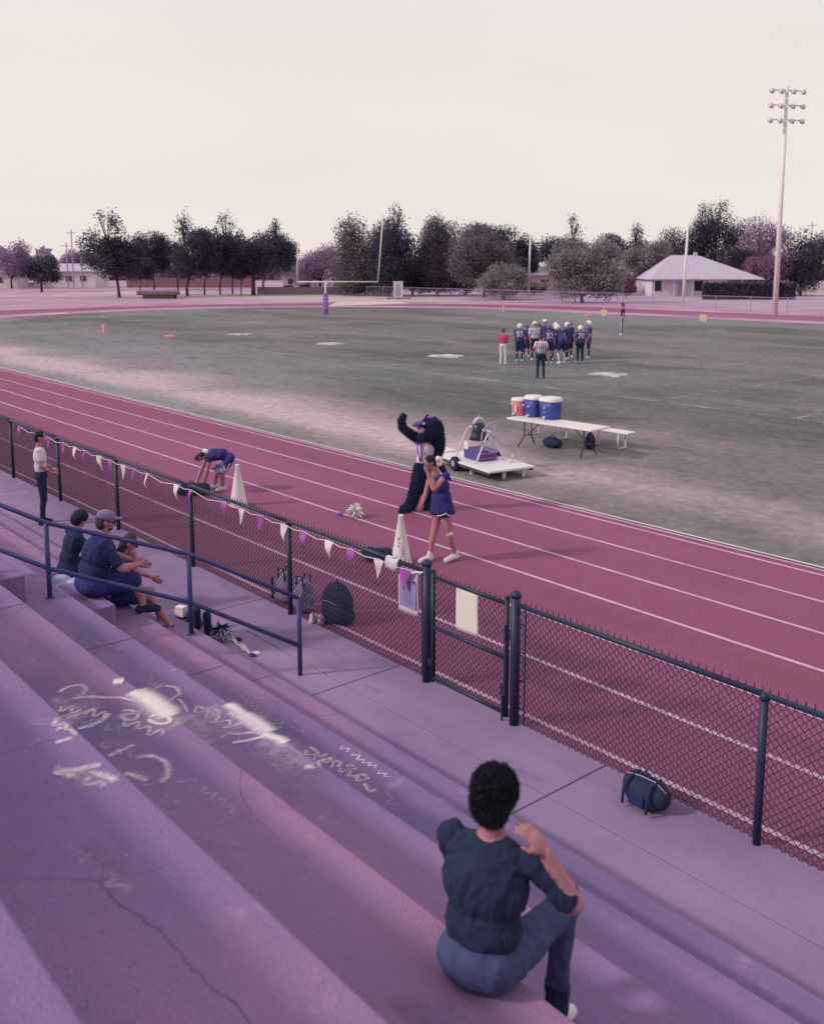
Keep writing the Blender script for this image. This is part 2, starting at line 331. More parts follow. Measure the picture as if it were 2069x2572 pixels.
# sand pit / pale strips beyond the end zone and the pale road outside the track
p = [G(x, y, .006) for x, y in ((822, 768), (1030, 762), (1000, 757), (850, 758))]
b = MB(); b.poly([Vector((q.x, q.y, .016)) for q in p]); struct(b.build('sand_pit', M_sand))
def arcring(name, r0, r1, z, m, a0, a1, n=50):
    b = MB(); vs = []
    P_ = lambda r: [(XS + r * math.cos(a0 + (a1 - a0) * i / n), YC + r * math.sin(a0 + (a1 - a0) * i / n), z) for i in range(n + 1)]
    A_, B_ = [(XE, YC + r0, z)] + P_(r0), [(XE, YC + r1, z)] + P_(r1); k = len(A_)
    b._add(A_ + B_, [(i, i + 1, i + 1 + k, i + k) for i in range(k - 1)]); return struct(b.build(name, m))
arcring('dirt_verge', RIN - 3.6, RIN - .1, .008, M_verge, R(90), R(255))
arcring('outer_verge', YC - 7.36 + .1, YC - 7.36 + 5.5, .004, M_verge, R(90), R(255))
sheet('road', [(-160, 100, .002), (60, 100, .002), (60, 135, .002), (-160, 135, .002)], M_road)
# concrete walk between fence and bleachers: slabs with open joints
wk = bpy.data.objects.new('concrete_walk', None); struct(link(wk))
seams = [8.8 + 3.05 * k for k in range(-6, 10)]
for k in range(len(seams) - 1):
    x1, x0 = -seams[k] - .008, -seams[k + 1] + .008
    MB().box(((x0 + x1) / 2, (5.72 + 6.512) / 2, -.03), (x1 - x0, .792, .10)).build('slab', M_walk, wk, bevel=.008)
    MB().box(((x0 + x1) / 2, (6.528 + 7.352) / 2, -.03), (x1 - x0, .824, .10)).build('slab', M_walk, wk, bevel=.008)
MB().box((-10, 6.3, -.07), (50, 2.2, .06)).build('joint_bed', mat('joint_dirt', (.05, .035, .07)), wk)
MB().box((-15, 7.357, -.03), (60, .006, .084)).build('walk_edge', M_walk, wk)

# ------------------------------------------------------------------ bleachers
bl = thing('bleachers', 'stepped concrete bleachers covered in chalk drawings', 'bleachers', (0, 0, 0))
TIERS = [(5.72, .30), (5.14, .57), (4.15, 1.12), (3.16, 1.70), (2.17, 2.28), (1.18, 2.86), (.19, 3.44), (-.80, 4.02)]   # nose y, height
for k, (y, z) in enumerate(TIERS):
    yb = TIERS[k + 1][0] - .04 if k + 1 < len(TIERS) else y - 1.1
    zb = (TIERS[k - 1][1] if k else 0) - .06
    for j in range(-2, 5):
        x0, x1 = -j * 7.0 - 9.4 + .4, -j * 7.0 - 9.4 + 7.4
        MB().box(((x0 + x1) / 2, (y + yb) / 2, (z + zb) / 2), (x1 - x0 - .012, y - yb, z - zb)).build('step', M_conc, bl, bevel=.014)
MAN = G(226, 1492, .845); AX0, AX1 = MAN.x - .55, MAN.x + .55
for (y, zl, zh) in ((4.15, .57, 1.12), (3.16, 1.12, 1.70), (2.17, 1.70, 2.28), (1.18, 2.28, 2.86)):
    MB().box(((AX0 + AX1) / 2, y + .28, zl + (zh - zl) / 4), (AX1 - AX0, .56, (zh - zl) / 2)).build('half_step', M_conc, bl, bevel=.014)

def ribbon(pts, wds, z, m, name='chalk_mark', parent=bl):
    """flat stroke on a tread: pts are ground-plan points, wds widths in metres"""
    P = [Vector((p.x, p.y, z)) for p in pts]; b = MB(); vs = []; k = len(P)
    for i, q in enumerate(P):
        d = (P[min(i + 1, k - 1)] - P[max(i - 1, 0)]).normalized(); s = Vector((-d.y, d.x, 0)); wd = wds[i] if isinstance(wds, (list, tuple)) else wds
        wd *= random.uniform(.92, 1.08) * 2.0
        vs += [q + s * wd / 2, q - s * wd / 2]
    b._add(vs, [(2 * i, 2 * i + 1, 2 * i + 3, 2 * i + 2) for i in range(k - 1)])
    o = b.build(name, m, parent); uvl = o.data.uv_layers.new(name='uv')
    for lp in o.data.loops: uvl.data[lp.index].uv = (lp.vertex_index % 2, (lp.vertex_index // 2) / (k - 1))
    return o
def smoothpts(ps, n=6):
    out = []; k = len(ps)
    for i in range(k - 1):
        p0, p1, p2, p3 = ps[max(i - 1, 0)], ps[i], ps[i + 1], ps[min(i + 2, k - 1)]
        for j in range(n):
            t = j / n; out.append(tuple(.5 * ((2 * p1[a]) + (-p0[a] + p2[a]) * t + (2 * p0[a] - 5 * p1[a] + 4 * p2[a] - p3[a]) * t * t + (-p0[a] + 3 * p1[a] - 3 * p2[a] + p3[a]) * t ** 3) for a in (0, 1)))
    return out + [ps[-1]]
def tier_at(p):
    ys = [t[0] for t in TIERS]
    for k in range(len(TIERS)):
        yb = TIERS[k + 1][0] if k + 1 < len(TIERS) else -9
        if yb < p < ys[k]: return TIERS[k][1]
    return 0
CZ = [0.0]
def chalk(ps, wd, z, o, s, m=M_chalk):
    """ps in the pixel frame of one enlargement: origin o, scale s, on the tread at height z"""
    mxp = ps[len(ps) // 2]
    for k_, (yn, zz) in list(enumerate(TIERS))[::-1]:
        if k_ + 1 < len(TIERS):
            v_ = G(o[0] + mxp[0] * s, o[1] + mxp[1] * s, zz)
            if TIERS[k_ + 1][0] < v_.y < yn: z = zz; break
    q = [G(o[0] + x * s, o[1] + y * s, z) for x, y in smoothpts(ps)]
    lo = min([t[0] for t in TIERS if t[1] > z + .01], default=-9) if False else None
    nose = {t[1]: t[0] for t in TIERS}[z]; idx = [t[1] for t in TIERS].index(z); back = TIERS[idx + 1][0]
    q = [Vector((v.x, min(max(v.y, back + .02), nose - .03), 0)) for v in q]
    CZ[0] = (CZ[0] + .0004) % .004
    ribbon(q, wd, z + .0025 + CZ[0], m)
A, sA = (136, 1680), .2099
zA, zB, zC, zF, zE, zG = 1.70, 1.12, 2.28, .57, .30, 2.86
for ps, wd, m in [
    ([(40, 300), (150, 230), (300, 200), (370, 230), (350, 300), (250, 330)], .035, M_chalk), ([(180, 370), (400, 340), (600, 350), (780, 350), (1000, 400)], .03, M_chalk),
    ([(250, 400), (400, 350), (480, 390), (420, 450), (250, 480), (120, 520)], .03, M_chalk3), ([(150, 600), (300, 550), (500, 480)], .03, M_chalk), ([(270, 730), (450, 680), (600, 600), (640, 540)], .04, M_chalk),
    ([(700, 165), (830, 150)], .085, M_chalk2), ([(900, 280), (1030, 330), (1180, 430), (1290, 520), (1400, 590)], [.10] * 6 + [.13] * 30, M_chalk2), ([(1000, 260), (1120, 310), (1280, 420), (1440, 540)], .12, M_chalk2),
    ([(1140, 600), (1220, 560), (1350, 580), (1380, 640), (1280, 670), (1160, 640), (1140, 600)], .03, M_chalk2), ([(780, 510), (900, 500), (1000, 540), (960, 610), (850, 610), (820, 560), (950, 540), (1080, 500)], .03, M_chalk),
    ([(640, 1060), (800, 980), (960, 910)], .035, M_chalk), ([(960, 1070), (1150, 1050), (1300, 1100), (1370, 1200), (1340, 1300), (1270, 1380)], .035, M_chalk), ([(830, 1260), (950, 1280), (1120, 1350)], .04, M_chalk),
    ([(20, 330), (60, 420), (90, 520)], .09, M_chalk3), ([(1420, 640), (1500, 690), (1560, 640)], .025, M_chalk3), ([(800, 420), (900, 440), (1100, 480)], .03, M_chalk3)]: chalk(ps, wd, zA, A, sA, m)
for ps, wd, m in [([(10, 890), (110, 870), (220, 830)], .035, M_chalk), ([(20, 740), (60, 730), (100, 715)], .03, M_chalk), ([(10, 1290), (120, 1240), (300, 1220), (450, 1180), (580, 1160)], .04, M_chalk),
                 ([(240, 1340), (350, 1270), (500, 1260), (650, 1300), (750, 1360)], .04, M_chalk), ([(80, 1200), (150, 1260), (220, 1300)], .04, M_chalk)]: chalk(ps, wd, zC, A, sA, m)
for ps, wd, m in [([(1160, 250), (1300, 210), (1450, 230), (1500, 300), (1430, 350), (1350, 390)], .03, M_chalk), ([(1480, 360), (1540, 420), (1600, 530)], .022, M_chalk), ([(1400, 20), (1500, 30), (1650, 60)], .06, M_chalk3), ([(1170, 90), (1185, 140)], .02, M_chalk3)]: chalk(ps, wd, zB, A, sA, m)
Bq, sB = (460, 1700), .196
for ps, wd, m in [([(560, 340), (700, 420), (850, 520), (1000, 620), (1150, 720)], [.09] * 10 + [.12] * 30, M_chalk2), ([(600, 440), (760, 540), (900, 640), (1050, 720)], .09, M_chalk), ([(1000, 740), (1180, 790), (1340, 850)], .08, M_chalk2),
                 ([(620, 860), (850, 820), (1050, 770)], .03, M_chalk2), ([(1180, 830), (1280, 810), (1350, 860), (1280, 890), (1180, 860)], .03, M_chalk), ([(150, 370), (280, 420), (390, 500), (420, 560), (330, 600)], .035, M_chalk),
                 ([(280, 400), (400, 420), (460, 480), (400, 580)], .03, M_chalk), ([(480, 660), (620, 640), (780, 590), (900, 560)], .04, M_chalk), ([(540, 720), (700, 740), (900, 720), (1000, 740)], .035, M_chalk), ([(640, 700), (560, 740), (480, 790)], .03, M_chalk),
                 ([(900, 900), (1000, 980), (1100, 1050)], .03, M_chalk3), ([(1380, 900), (1480, 980), (1520, 1050)], .025, M_chalk3), ([(1200, 960), (1260, 1040)], .05, M_chalk3), ([(1540, 1170), (1640, 1160), (1734, 1120)], .06, M_chalk), ([(100, 470), (140, 560), (200, 640)], .05, M_chalk3)]: chalk(ps, wd, zB, Bq, sB, m)
Cq, sC = (740, 1760), .2076
for ps, wd, m in [([(110, 800), (220, 780), (340, 720), (480, 700)], .045, M_chalk), ([(180, 560), (260, 620), (300, 680), (400, 640)], .03, M_chalk), ([(480, 720), (560, 770), (500, 810)], .03, M_chalk), ([(600, 870), (700, 800), (640, 790), (760, 850)], .03, M_chalk),
                 ([(700, 940), (820, 900), (900, 960)], .03, M_chalk), ([(840, 1000), (900, 1100), (1000, 1080)], .03, M_chalk), ([(1100, 1100), (1180, 1200), (1120, 1240), (1240, 1280)], .03, M_chalk3)]: chalk(ps, wd, zB, Cq, sC, m)
for k in range(0):
    x, y = 620 + k * 62, 550 + k * 46
    chalk([(x, y), (x + 40, y + 55 * (k % 2) + 5), (x + 10, y + 70), (x + 70, y + 45), (x + 50, y + 95)], .028, zB if k > 2 else zB, Cq, sC, M_chalk)
for k in range(11):
    x, y = 600 + k * 62, 150 + k * 45
    chalk([(x, y), (x + 50, y + 20), (x + 10, y + 50), (x + 70, y + 62)], .022, zF, Bq, sB, M_chalk3)
chalk([(1600, 700), (1650, 690), (1710, 680)], .03, zF, Cq, sC, M_chalk3); chalk([(0, 240), (30, 260)], .04, zF, Cq, sC, M_chalk3)

for ps, wd in [([(60, 420), (300, 430), (560, 400)], .22), ([(900, 480), (1200, 600), (1500, 700)], .26), ([(1500, 560), (1750, 760), (1900, 900)], .22), ([(-60, 700), (80, 560)], .2)]: chalk(ps, wd, zA, A, sA, M_chalk3)
for ps, wd in [([(200, 600), (500, 620), (800, 640)], .22), ([(900, 880), (1200, 960), (1450, 1080)], .24), ([(1100, 1150), (1300, 1100), (1600, 1200)], .2), ([(300, 380), (520, 520)], .2)]: chalk(ps, wd, zB, Bq, sB, M_chalk3)
def scrawl(a, c_, amp, wd, o, sc_, seed, m=M_chalk):
    rd = random.Random(seed); ax, ay = a; dx, dy = c_[0] - ax, c_[1] - ay; L = math.hypot(dx, dy); ux, uy = dx / L, dy / L; n_ = max(3, int(L / (amp * .62))); ps = []; k0 = 0
    for i in range(n_ + 1):
        f = i / n_ * L; h = amp * rd.uniform(.5, 1.2) * (1 if i % 2 else -1); bk = -amp * .35 if i % 2 else amp * .25
        ps.append((ax + ux * (f + bk) - uy * h * .5, ay + uy * (f + bk) + ux * h * .5))
        if (rd.random() < .22 and len(ps) > 3) or i == n_:
            if len(ps) > 1: chalk(ps, wd, zA, o, sc_, m)
            ps = []
scrawl((60, 470), (640, 560), 95, .022, A, sA, 1); scrawl((180, 560), (900, 760), 120, .024, A, sA, 2, M_chalk3); scrawl((820, 640), (1400, 820), 110, .022, A, sA, 3); scrawl((560, 900), (1150, 1060), 130, .026, A, sA, 4, M_chalk3)
scrawl((0, 620), (300, 800), 110, .024, A, sA, 5); scrawl((140, 400), (620, 640), 110, .020, Bq, sB, 6); scrawl((700, 780), (1300, 1080), 120, .022, Bq, sB, 7, M_chalk3); scrawl((1000, 420), (1600, 760), 75, .016, Bq, sB, 8, M_chalk3)
scrawl((120, 620), (900, 1000), 90, .020, Cq, sC, 9); scrawl((560, 560), (1180, 960), 60, .016, Cq, sC, 10); scrawl((1200, 180), (1650, 260), 70, .020, A, sA, 11, M_chalk3); scrawl((20, 1180), (620, 1420), 140, .028, A, sA, 12)
scrawl((900, 1250), (1500, 1650), 120, .024, A, sA, 13, M_chalk3); scrawl((200, 2100), (900, 2700), 160, .026, A, sA, 14, M_chalk3); scrawl((1500, 1300), (2300, 1800), 110, .022, A, sA, 15, M_chalk3)

# handrail beside the aisle
hr = thing('handrail', 'faded blue pipe handrail crossing the bleacher steps', 'handrail')
rb, rt = G(754, 1700), G(481, 1593, .57); st = rt - rb
posts = [rb, rt, rb + st * 2 + Vector((0, .0, 0)), rb + st * 3]; posts[2].z = 1.12; posts[3].z = 1.70; posts[2].y = 3.95; posts[3].y = 2.9
dpt = lambda v: (v - CL).dot(FH)
hp = [W(758, 1503, dpt(rb)).z, W(479, 1391, dpt(rt)).z - .57, .84, .84]
for q, h in zip(posts, hp): MB().tube([q, q + Vector((0, 0, h))], .027, 12).build('post', M_rail, hr, smooth=True); MB().lathe([(.05, 0), (.05, .012), (.03, .016)], q, 12).build('base_flange', M_rail, hr)
for f in (1.0, .42):
    pts = [q + Vector((0, 0, h * f - (0 if f == 1 else .02))) for q, h in zip(posts, hp)]
    MB().tube(pts, .025, 12).build('top_rail' if f == 1 else 'mid_rail', M_rail, hr, smooth=True)

# ------------------------------------------------------------------ chain-link fence and gate
FY, FHT = 7.28, 1.315
fn = thing('chain_link_fence', 'black chain link fence with round posts between walk and track', 'fence', (0, 0, 0))
PT = [-7.2, -4.25, -1.45, 1.35, 4.15, 6.89, 8.26, 11.07, 13.85, 16.65, 19.45, 22.25, 25.05, 27.85]
def post_mesh(r, h, cap):
    b = MB(); b.tube([(0, 0, -.05), (0, 0, h)], r, 14); b.lathe([(r * 1.15, h - .03), (r * 1.18, h), (r * .9, h + .025), (r * .3, h + .042)], n=14); return b.mesh('post', M_black)
pm, gm = post_mesh(.034, FHT - .02, 1), post_mesh(.05, FHT + .10, 1)
for m_ in (pm, gm): m_.polygons.foreach_set('use_smooth', [True] * len(m_.polygons))
for t in PT:
    o = link(bpy.data.objects.new('post', gm if t in (6.89, 8.26) else pm), fn); o.location = (-t, FY, 0)
def chain(wd, h0, h1, p=.038, r=.0050):
    b = MB(); n = int(wd / p)
    z = [h0 + .037 * k for k in range(int((h1 - h0) / .037) + 1)]
    for i in range(n + 1):
        x = i * p
        b.tube([(x + (p * .5 - .0016) * (1 if (k + i) % 2 else -1), (.004 if k % 2 else -.004) * (1 if i % 2 else -1), zz) for k, zz in enumerate(z)], r, 3, cap=False)
        # twisted wire ends above and below
        x2 = x + (p * .5) * (1 if (len(z) - 1 + i) % 2 else -1)
        b.tube([(x2, 0, z[-1]), (x2 + .008, 0, z[-1] + .02), (x2 - .006, .004, z[-1] + .034)], r * .95, 3)
    return b
cmesh = chain(2.8, .03, FHT + .035).mesh('chain_link_mesh', M_mesh)
rmesh = MB().tube([(0, 0, 0), (2.8, 0, 0)], .026, 12).mesh('top_rail', M_rail if False else M_black); rmesh.polygons.foreach_set('use_smooth', [len(q.vertices) == 4 for q in rmesh.polygons])
wmesh = MB().tube([(0, 0, 0), (2.8, 0, 0)], .004, 5).mesh('tension_wire', M_mesh)
for a, c in zip(PT[:-1], PT[1:]):
    if a == 6.89: continue
    for nm, md, dy, z in (('chain_link_mesh', cmesh, .035, 0), ('top_rail', rmesh, 0, FHT - .005), ('tension_wire', wmesh, .03, .07)):
        o = link(bpy.data.objects.new(nm, md), fn); o.location = (-c, FY + dy, z); o.scale = ((c - a) / 2.8, 1, 1)
for t in (6.89 - .11, 8.26 + .11):
    MB().tube([(-t, FY + .03, .04), (-t, FY + .03, FHT + .02)], .009, 6).build('tension_bar', M_black, fn)
    for z in (.2, .5, .8, 1.1): MB().tube([(-t, FY + .03, z), (-(6.89 if t < 7 else 8.26), FY + .045, z)], .008, 5).build('band', M_black, fn)
gt = thing('fence_gate', 'black pipe framed chain link gate between two thick posts', 'gate')
GX0, GX1 = -8.15, -7.01
for x in (GX0, GX1): MB().tube([(x, FY, .06), (x, FY, FHT + .03)], .027, 12).build('stile', M_black, gt, smooth=True); MB().lathe([(.03, 0), (.031, .02), (.012, .035)], (x, FY, FHT + .02), 12).build('stile_cap', M_black, gt)
for z in (.10, .70, FHT - .03): MB().tube([(GX0, FY, z), (GX1, FY, z)], .023, 12).build('cross_rail', M_black, gt, smooth=True)
o = chain(1.14, .07, FHT + .01).build('chain_link_mesh', M_mesh, gt); o.location = (GX0, FY + .03, 0)
for z in (.28, 1.02): MB().box((-8.2, FY, z), (.11, .05, .05)).tube([(-8.21, FY, z - .05), (-8.21, FY, z + .05)], .02, 8).build('hinge', M_black, gt)
MB().box((-6.95, FY, .98), (.14, .045, .04)).tube([(-7.0, FY - .03, .9), (-7.0, FY - .03, 1.06)], .014, 8).tube([(-6.93, FY - .02, .93), (-6.93, FY - .02, 1.03)], .02, 8).build('latch', M_black, gt)
MB().tube([(-7.03, FY - .035, .02), (-7.03, FY - .035, .42)], .012, 8).box((-7.02, FY - .03, .36), (.07, .03, .12)).build('drop_rod', M_black, gt)

# papers on the fence
def fpt(px, py, dy=.02):       # a point in the plane of the fence
    d = ray(px, py); k = (FY + dy - CL.y) / d.y; return CL + d * k
def paper(name, label, px, m, dy=0.012, grp=None):
    P = [fpt(x, y, dy) for x, y in px]; zt = (P[0].z + P[1].z) / 2; zb = (P[2].z + P[3].z) / 2; x0 = (P[0].x + P[3].x) / 2; x1 = (P[1].x + P[2].x) / 2
    r = thing(name, label, 'sign', (x0, FY + dy, zb)); wd, h = x1 - x0, zt - zb; b = MB(); vs = []
    nx, nz = 8, 10
    for j in range(nz + 1):
        for i in range(nx + 1):
            u, v = i / nx, j / nz; vs.append((u * wd, -.006 * math.sin(u * 5 + v * 3) * (1 - v * .6), v * h))
    b._add(vs, [(j * (nx + 1) + i, j * (nx + 1) + i + 1, (j + 1) * (nx + 1) + i + 1, (j + 1) * (nx + 1) + i) for j in range(nz) for i in range(nx)])
    o = b.build('sheet', m, r, smooth=True); so_ = o.modifiers.new('thick', 'SOLIDIFY'); so_.thickness = .0012
    return r, wd, h
r, wd, h = paper('blank_poster', 'blank cream paper sheet tied to the gate', [(1147, 1477), (1204, 1496), (1196, 1602), (1144, 1578)], mat('cream_paper', (.74, .69, .62), .7, .03, 3))
for x in (.04, wd - .04): MB().tube([(x, -.012, h - .02), (x, .03, h + .01)], .004, 5).build('tie', M_white, r)
r, wd, h = paper('printed_notice', 'tall laminated notice with violet print, left of the gate post', [(1003, 1425), (1053, 1448), (1046, 1552), (999, 1530)], mat('laminated_paper', (.62, .52, .62), .35, .05, 3), dy=.012)
b = MB(); b.box((wd * .5, -.0085, h * .47), (wd * .84, .002, h * .64)); b.build('print_panel', mat('violet_print', (.30, .24, .46), .5, .1, 9), r)
b = MB()
for k in range(9):
    ln = random.uniform(.3, .55) * wd; b.box((wd * .5 + random.uniform(-.01, .01), -.0105, h * (.22 + .055 * k)), (ln, .0015, .007))
b.build('print_lines', mat('violet_ink', (.13, .09, .30), .5), r)
for x in (.18, .80): MB().tube([(wd * x - .022, -.0105, h * .80), (wd * x + .022, -.0105, h * .80)], [.004, .018], 6).ell((wd * x, -.011, h * .80), (.026, .003, .016)).build('corner_emblem', mat('violet_ink', (.1, .1, .3)), r)

# pennant string under the top rail
ps = thing('pennant_string', 'string of purple and white pennants tied along the fence rail', 'bunting')
PEN = [(150, 'p', .1), (178, 'w', .02), (203, 'p', -.5), (240, 'w', 1.3), (268, 'p', .1), (301, 'w', .2), (327, 'p', -.4), (360, 'w', -.5), (435, 'w', .05), (471, 'p', -.4), (557, 'p', .0), (602, 'w', -.15),
       (650, 'p', .05), (710, 'w', .12), (760, 'p', .05), (826, 'w', .02), (883, 'p', .0), (955, 'w', .0), (1023, 'p', .05), (40, 'p', .1), (85, 'w', -.2), (112, 'p', .2)]
def railx(px):      # where the column px meets the rail
    u = (px - PX) / FPX; d = FH + RH * u; k = (FY - CL.y) / d.y; return CL.x + d.x * k
PX_ = sorted([(railx(a), c, tw) for a, c, tw in PEN])
cord = []
for k, (x, c, tw) in enumerate(PX_):
    cord.append((x, FY - .036, FHT - .045))
    if k + 1 < len(PX_): cord.append(((x + PX_[k + 1][0]) / 2, FY - .038, FHT - .045 - .06 * min(1, abs(PX_[k + 1][0] - x))))
cord.append((-8.3, FY - .06, FHT - .03))
MB().tube(cord, .006, 5).build('cord', M_flagw, ps)
b = MB()
for i in range(len(cord) - 1):
    for q in range(6):
        f = q / 6; a = Vector(cord[i]).lerp(Vector(cord[i + 1]), f)
b = None
for k, (x, c, tw) in enumerate(PX_):
    hw, ln = (.088, .235) if x > -13 else (.085, .25); b = MB(); vs = []; R_ = 7
    if x > -8.9: hw, ln = .105, .25
    for j in range(R_ + 1):
        v = j / R_; ww = hw * (1 - v) + .004; cxx = tw * .35 * v * ln + .012 * math.sin(v * 4 + k); yy = FY - .040 - .02 * math.sin(v * 3.1) - .012 * math.sin(v * 6 + k)
        co_ = math.cos(min(1.2, abs(tw) * 1.1))
        for s_ in (-1, 0, 1): vs.append((x + cxx + s_ * ww * co_, yy + s_ * ww * math.sin(tw) * .5 - (.014 if s_ == 0 else 0), FHT - .045 - v * ln))
    b._add(vs, [(j * 3 + i, j * 3 + i + 1, j * 3 + i + 4, j * 3 + i + 3) for j in range(R_) for i in range(2)])
    b.build('pennant', M_flagp if c == 'p' else M_flagw, ps, smooth=True)
MB().tube([(-8.45, FY - .05, FHT - .05), (-8.35, FY - .06, FHT - .02), (-8.26, FY - .06, FHT + .0)], .012, 6).build('tied_end', M_flagw, ps)

# ------------------------------------------------------------------ bodies
def rotto(d, up=Vector((0, 0, 1))):
    d = d.normalized(); x = d.cross(up)
    if x.length < 1e-4: x = Vector((1, 0, 0))
    x.normalize(); y = x.cross(d); return Matrix((x, d, y)).transposed()     # columns: side, along, up
def remesh(name, prims, mats, voxel, parent=None, smooth=4):
    b = MB()
    for pr in prims:
        if pr[0] == 'c':
            _, p0, p1, r0, r1, mi = pr; p0, p1 = Vector(p0), Vector(p1)
            b.tube([p0, p1], [r0, r1], 12); b.ell(p0, (r0,) * 3, n=12, m=8); b.ell(p1, (r1,) * 3, n=12, m=8)
        else:
            _, c, rad, rot, mi = pr; b.ell(c, rad, rot, 16, 10)
    o = b.build('tmp', [mats[0]]); md = o.modifiers.new('r', 'REMESH'); md.mode = 'VOXEL'; md.voxel_size = voxel
    if smooth: s_ = o.modifiers.new('s', 'SMOOTH'); s_.factor = .5; s_.iterations = smooth
    dg = bpy.context.evaluated_depsgraph_get(); me = bpy.data.meshes.new_from_object(o.evaluated_get(dg)); bpy.data.objects.remove(o)
    me.name = name; me.materials.clear()
    for m in mats: me.materials.append(m)
    nf = len(me.polygons); ce = np.zeros(nf * 3); me.polygons.foreach_get('center', ce); ce = ce.reshape(-1, 3)
    best = np.full(nf, 1e9); idx = np.zeros(nf, int)
    for pr in prims:
        if pr[0] == 'c':
            _, p0, p1, r0, r1, mi = pr; a = np.array(p0); d = np.array(p1) - a; L = max(d @ d, 1e-9)
            t = np.clip(((ce - a) @ d) / L, 0, 1); dist = np.linalg.norm(ce - a - t[:, None] * d, axis=1) - (r0 + (r1 - r0) * t)
        else:
            _, c, rad, rot, mi = pr; q = ce - np.array(c)
            if rot: q = q @ np.array(rot)
            rd = np.array(rad); kk = np.linalg.norm(q / rd, axis=1); dist = (kk - 1) * rd.min()
        m_ = dist < best; best[m_] = dist[m_]; idx[m_] = mi
    me.polygons.foreach_set('material_index', idx.tolist()); me.polygons.foreach_set('use_smooth', [True] * nf)
    return link(bpy.data.objects.new(name, me), parent)

from mathutils import noise as mn
def rumple(o, amp, freq, mats=None, ridge=True, zs=.45):
    me = o.data; sel = set()
    for q in me.polygons:
        if mats is None or me.materials[q.material_index] in mats: sel.update(q.vertices)
    nr = {i: me.vertices[i].normal.copy() for i in sel}
    for i in sel:
        c_ = me.vertices[i].co; p_ = Vector((c_.x * freq, c_.y * freq, c_.z * freq * zs)); w_ = mn.noise_vector(p_ * .6) * .8
        v_ = (1 - 2.4 * abs(mn.noise(p_ + w_))) * .7 + mn.noise(p_ * 2.3 + w_) * .45 if ridge else mn.noise(p_) + .6 * mn.noise(p_ * 2.4)
        me.vertices[i].co = c_ + nr[i] * amp * v_
    me.update()
def fuzz(o, n, ln, wd, m, root, name='fur_tufts', mats=None, droop=.6, seed=1):
    me = o.data; rd = random.Random(seed); fs = [q for q in me.polygons if mats is None or me.materials[q.material_index] in mats]; b = MB()
    for _ in range(n):
        q = rd.choice(fs); c_ = q.center; d = (q.normal + Vector((rd.gauss(0, .5), rd.gauss(0, .5), rd.gauss(0, .5) - droop))).normalized(); s_ = d.orthogonal().normalized() * wd; L = ln * rd.uniform(.5, 1.2)
        b._add([c_ - q.normal * .004 + s_, c_ - q.normal * .004 - s_, c_ + d * L + Vector((0, 0, -droop * .3 * L))], [(0, 1, 2)])
    r_ = MB.build(b, name, m, root); r_['kind'] = 'stuff'; return r_
def pose(h=1.75, **over):
    J = dict(pel=(0, 0, .95), wai=(0, 0, 1.09), che=(0, .0, 1.28), nec=(0, -.01, 1.47), hea=(0, .02, 1.625),
             shL=(-.18, -.01, 1.41), shR=(.18, -.01, 1.41), elL=(-.25, -.04, 1.13), elR=(.25, -.04, 1.13), wrL=(-.25, .06, .90), wrR=(.25, .06, .90), haL=(-.245, .09, .82), haR=(.245, .09, .82),
             hiL=(-.09, 0, .92), hiR=(.09, 0, .92), knL=(-.11, .03, .50), knR=(.11, .03, .50), anL=(-.12, -.02, .09), anR=(.12, -.02, .09), toL=(-.15, .13, .035), toR=(.15, .13, .035))
    J.update(over); k = h / 1.75
    return {a: Vector(v) * k for a, v in J.items()}, k
